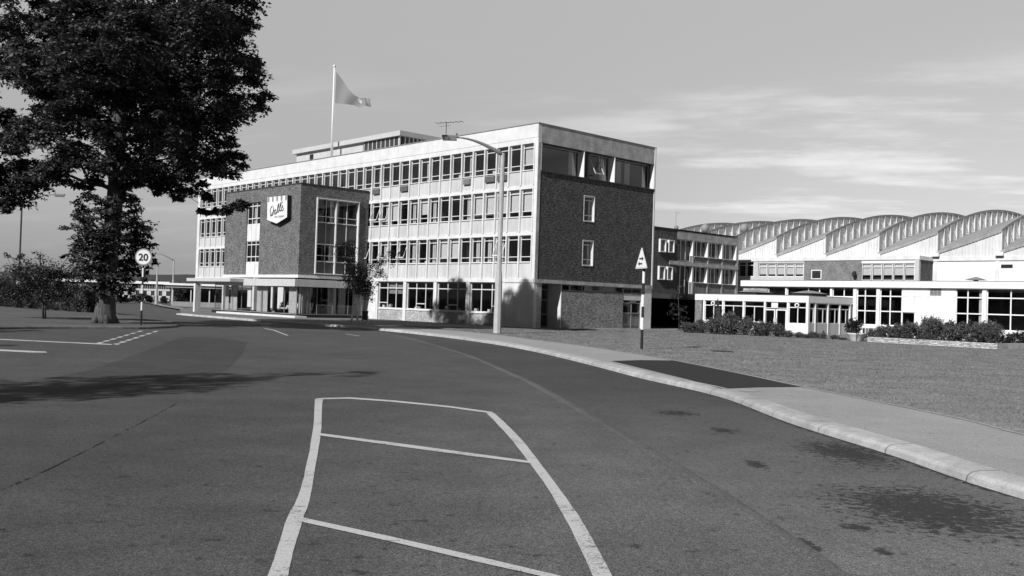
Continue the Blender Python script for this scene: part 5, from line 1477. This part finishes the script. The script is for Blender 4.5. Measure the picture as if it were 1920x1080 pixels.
# left verge / tree island with kerb
vp = [(-500, 640), (-200, 626), (0, 618), (60, 616.8), (146, 616.5), (262, 617), (310, 615.6), (331, 613.9), (337, 611.3), (331, 608.2), (300, 604.5), (262, 600), (232, 595.5), (214, 588), (205, 575), (203, 567)]
Vp = [gp(u, v, ZR) for u, v in vp]
Vc = cat(Vp, 6)
kerb([Vector(p) for p in Vc][::1], 'kerb', sgn=-1, wtop=.2, mt_='kerb_dull')
Vi = offset(Vc, -.2)
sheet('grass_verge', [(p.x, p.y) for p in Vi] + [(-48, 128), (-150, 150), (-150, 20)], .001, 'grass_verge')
# far kerb of the road beyond the bend
fk = cat([gp(u, v, ZR) for u, v in ((340, 580.5), (320, 577.5), (303, 574.8), (285, 569.5), (265, 565.5), (240, 563.2), (215, 562.2), (150, 561))], 5)
kerb(fk, 'kerb', sgn=1, wtop=.35)
fi = offset(fk, .35)
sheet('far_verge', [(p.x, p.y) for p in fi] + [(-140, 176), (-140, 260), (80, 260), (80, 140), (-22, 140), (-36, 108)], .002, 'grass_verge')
# entrance kerb stub
# hills
def hills():
    m1 = MB(); rows = []
    r = np.random.default_rng(2)
    for j, (Y, zz) in enumerate(((900, -1), (1400, 14), (2000, 34), (2600, 46), (3300, 30), (4200, -5))):
        row = []
        for i in range(61):
            x = -2600 + 5200 * i / 60
            row.append((x, Y + 60 * math.sin(i * .7), zz * (1 + .12 * math.sin(i * .55 + j) + .08 * math.sin(i * 1.3 + 2 * j)) if zz > 0 else zz))
        rows.append(row)
    m1.grid(rows); structure('hills', m1, 'field', smooth=True)
hills()
# distant tree belt on the skyline
bl = []
r = random.Random(4)
for i in range(70):
    x = -260 + i * 5.2 + r.uniform(-2, 2); bl.append((x, 420 + r.uniform(-12, 12), 2.0 + r.uniform(0, 1.2), r.uniform(3, 5)))
C, R_ = sprays(bl, 2.2, 1.2, seed=8); o = link('distant_trees', leafmesh('distant_trees', C, R_, 12, .9, M['leaf_hedge'], 0, .7, seed=2)); o['kind'] = 'stuff'; o['label'] = 'far belt of dark trees along the skyline'; o['category'] = 'trees'

# real grass blades on the near lawn
def blades(name, poly, n, hgt, seed, ymax, mt, cat_, lab):
    r = np.random.default_rng(seed); P = np.array(poly)
    x0, x1, y0, y1 = P[:, 0].min(), min(P[:, 0].max(), 40), max(P[:, 1].min(), 4), min(P[:, 1].max(), ymax)
    out = []
    tot = 0
    while tot < n:
        q = np.stack([r.uniform(x0, x1, n), y0 + (y1 - y0) * r.random(n) ** 1.25], 1)
        ins = np.zeros(n, bool); j = len(P) - 1
        for i in range(len(P)):
            c = ((P[i, 1] > q[:, 1]) != (P[j, 1] > q[:, 1])) & (q[:, 0] < (P[j, 0] - P[i, 0]) * (q[:, 1] - P[i, 1]) / (P[j, 1] - P[i, 1] + 1e-9) + P[i, 0])
            ins ^= c; j = i
        u = q[:, 0] / np.maximum(q[:, 1], .1)
        q = q[ins & (np.abs(u) < .62)]; out.append(q); tot += len(q)
    q = np.concatenate(out)[:n]; k = len(q)
    a = r.uniform(0, 6.28, k); h = hgt * (.5 + r.random(k)); w = .006 + q[:, 1] * .0007
    ln = r.uniform(-.6, .6, (k, 2)) * h[:, None]
    c, s = np.cos(a) * w, np.sin(a) * w
    z = np.zeros(k)
    V = np.stack([np.stack([q[:, 0] - c, q[:, 1] - s, z], 1), np.stack([q[:, 0] + c, q[:, 1] + s, z], 1), np.stack([q[:, 0] + ln[:, 0], q[:, 1] + ln[:, 1], h], 1)], 1).reshape(-1, 3)
    me = bpy.data.meshes.new(name); me.vertices.add(k * 3); me.vertices.foreach_set('co', V.astype(np.float32).ravel())
    me.loops.add(k * 3); me.loops.foreach_set('vertex_index', np.arange(k * 3, dtype=np.int32)); me.polygons.add(k); me.polygons.foreach_set('loop_start', np.arange(0, k * 3, 3, dtype=np.int32))
    me.update(calc_edges=True); me.materials.append(M[mt]); o = link(name, me); o['kind'] = 'stuff'; o['label'] = lab; o['category'] = cat_
blades('lawn_blades', lawn, 300000, .013, 1, 74, 'blade', 'grass', 'short mown grass on the lawn right of the footpath')

# ------------------------------------------------------------------ light and sky
SKY_N, SKY_L, SKY_R, SKY_LOW, SKY_CL, SKY_DK = .0, 4.1, 4.7, 2.1, 2.2, 1.3
EL = rad(35); GA = rad(10)
dl = (EX * math.cos(GA) + FY * math.sin(GA))          # horizontal travel of the sunlight
dirv = Vector((dl.x * math.cos(EL), dl.y * math.cos(EL), -math.sin(EL)))
sun = bpy.data.lights.new('sun', 'SUN'); sun.energy = 4.8; sun.angle = rad(.55); sun.color = (1, 1, 1)
so = bpy.data.objects.new('sun', sun); COL.objects.link(so); so.rotation_euler = dirv.to_track_quat('-Z', 'Y').to_euler()
az = math.atan2(-dl.x, -dl.y)                          # towards the sun, clockwise from +Y
w = bpy.data.worlds.new('World'); S.world = w; w.use_nodes = True; nt = w.node_tree; nt.nodes.clear()
sky = N(nt, 'ShaderNodeTexSky', sky_type='NISHITA'); sky.sun_disc = False; sky.sun_elevation = EL; sky.sun_rotation = az
sky.altitude = 0; sky.air_density = 1.0; sky.dust_density = 1.0
bw = N(nt, 'ShaderNodeRGBToBW'); L(nt, sky.outputs[0], bw.inputs[0])
g = N(nt, 'ShaderNodeTexCoord').outputs['Generated']
sx = N(nt, 'ShaderNodeSeparateXYZ'); L(nt, g, sx.inputs[0])
elv = sx.outputs[2]
# cloud veils: direction projected on a flat layer, drawn out sideways
zz = math_(nt, 'MAXIMUM', elv, .015)
pr = N(nt, 'ShaderNodeCombineXYZ'); L(nt, math_(nt, 'DIVIDE', sx.outputs[0], math_(nt, 'ADD', zz, .12)), pr.inputs[0]); L(nt, math_(nt, 'DIVIDE', sx.outputs[1], math_(nt, 'ADD', zz, .12)), pr.inputs[1])
rt_ = N(nt, 'ShaderNodeVectorRotate', rotation_type='Z_AXIS'); L(nt, pr.outputs[0], rt_.inputs['Vector']); rt_.inputs['Angle'].default_value = rad(14)
n1 = noise(nt, scalev(nt, rt_.outputs[0], (.55, 1.25, 1)), 1.7, 7, .62)
band = math_(nt, 'MULTIPLY', remap(nt, elv, .02, .08, .3, 1), remap(nt, elv, .17, .28, 1, 0, True))
side = remap(nt, sx.outputs[0], -.05, .25, .3, 1, True)
cl = math_(nt, 'MULTIPLY', math_(nt, 'MULTIPLY', remap(nt, n1, .47, .68, 0, 1, True), band), side)
# veil of brightness low on the right
low = math_(nt, 'MULTIPLY', remap(nt, elv, .02, .30, 1, 0, True), remap(nt, sx.outputs[0], -.1, .45, 0, 1, True))
tone = math_(nt, 'ADD', remap(nt, sx.outputs[0], -.5, .5, SKY_L, SKY_R), math_(nt, 'MULTIPLY', low, SKY_LOW))
val = math_(nt, 'ADD', math_(nt, 'MULTIPLY', bw.outputs[0], SKY_N), tone)
val = math_(nt, 'ADD', val, math_(nt, 'MULTIPLY', cl, SKY_CL))
low2 = math_(nt, 'MULTIPLY', remap(nt, elv, .0, .09, 1, 0, True), remap(nt, sx.outputs[0], .1, -.3, 0, 1, True))
val = math_(nt, 'SUBTRACT', val, math_(nt, 'MULTIPLY', low2, SKY_DK))
val = math_(nt, 'MULTIPLY', val, remap(nt, elv, .32, .7, 1, .28, True))      # darker towards the zenith
val = math_(nt, 'MULTIPLY', val, remap(nt, sx.outputs[1], -.4, .5, .32, 1, True))
bg = N(nt, 'ShaderNodeBackground'); L(nt, val, bg.inputs[0]); bg.inputs['Strength'].default_value = .1
o = N(nt, 'ShaderNodeOutputWorld'); L(nt, bg.outputs[0], o.inputs[0])
S.view_settings.view_transform = 'Standard'; S.view_settings.look = 'None'; S.view_settings.exposure = .12; S.view_settings.gamma = 1
S.cycles.max_bounces = 6; S.cycles.transparent_max_bounces = 12; S.cycles.caustics_reflective = False; S.cycles.caustics_refractive = False
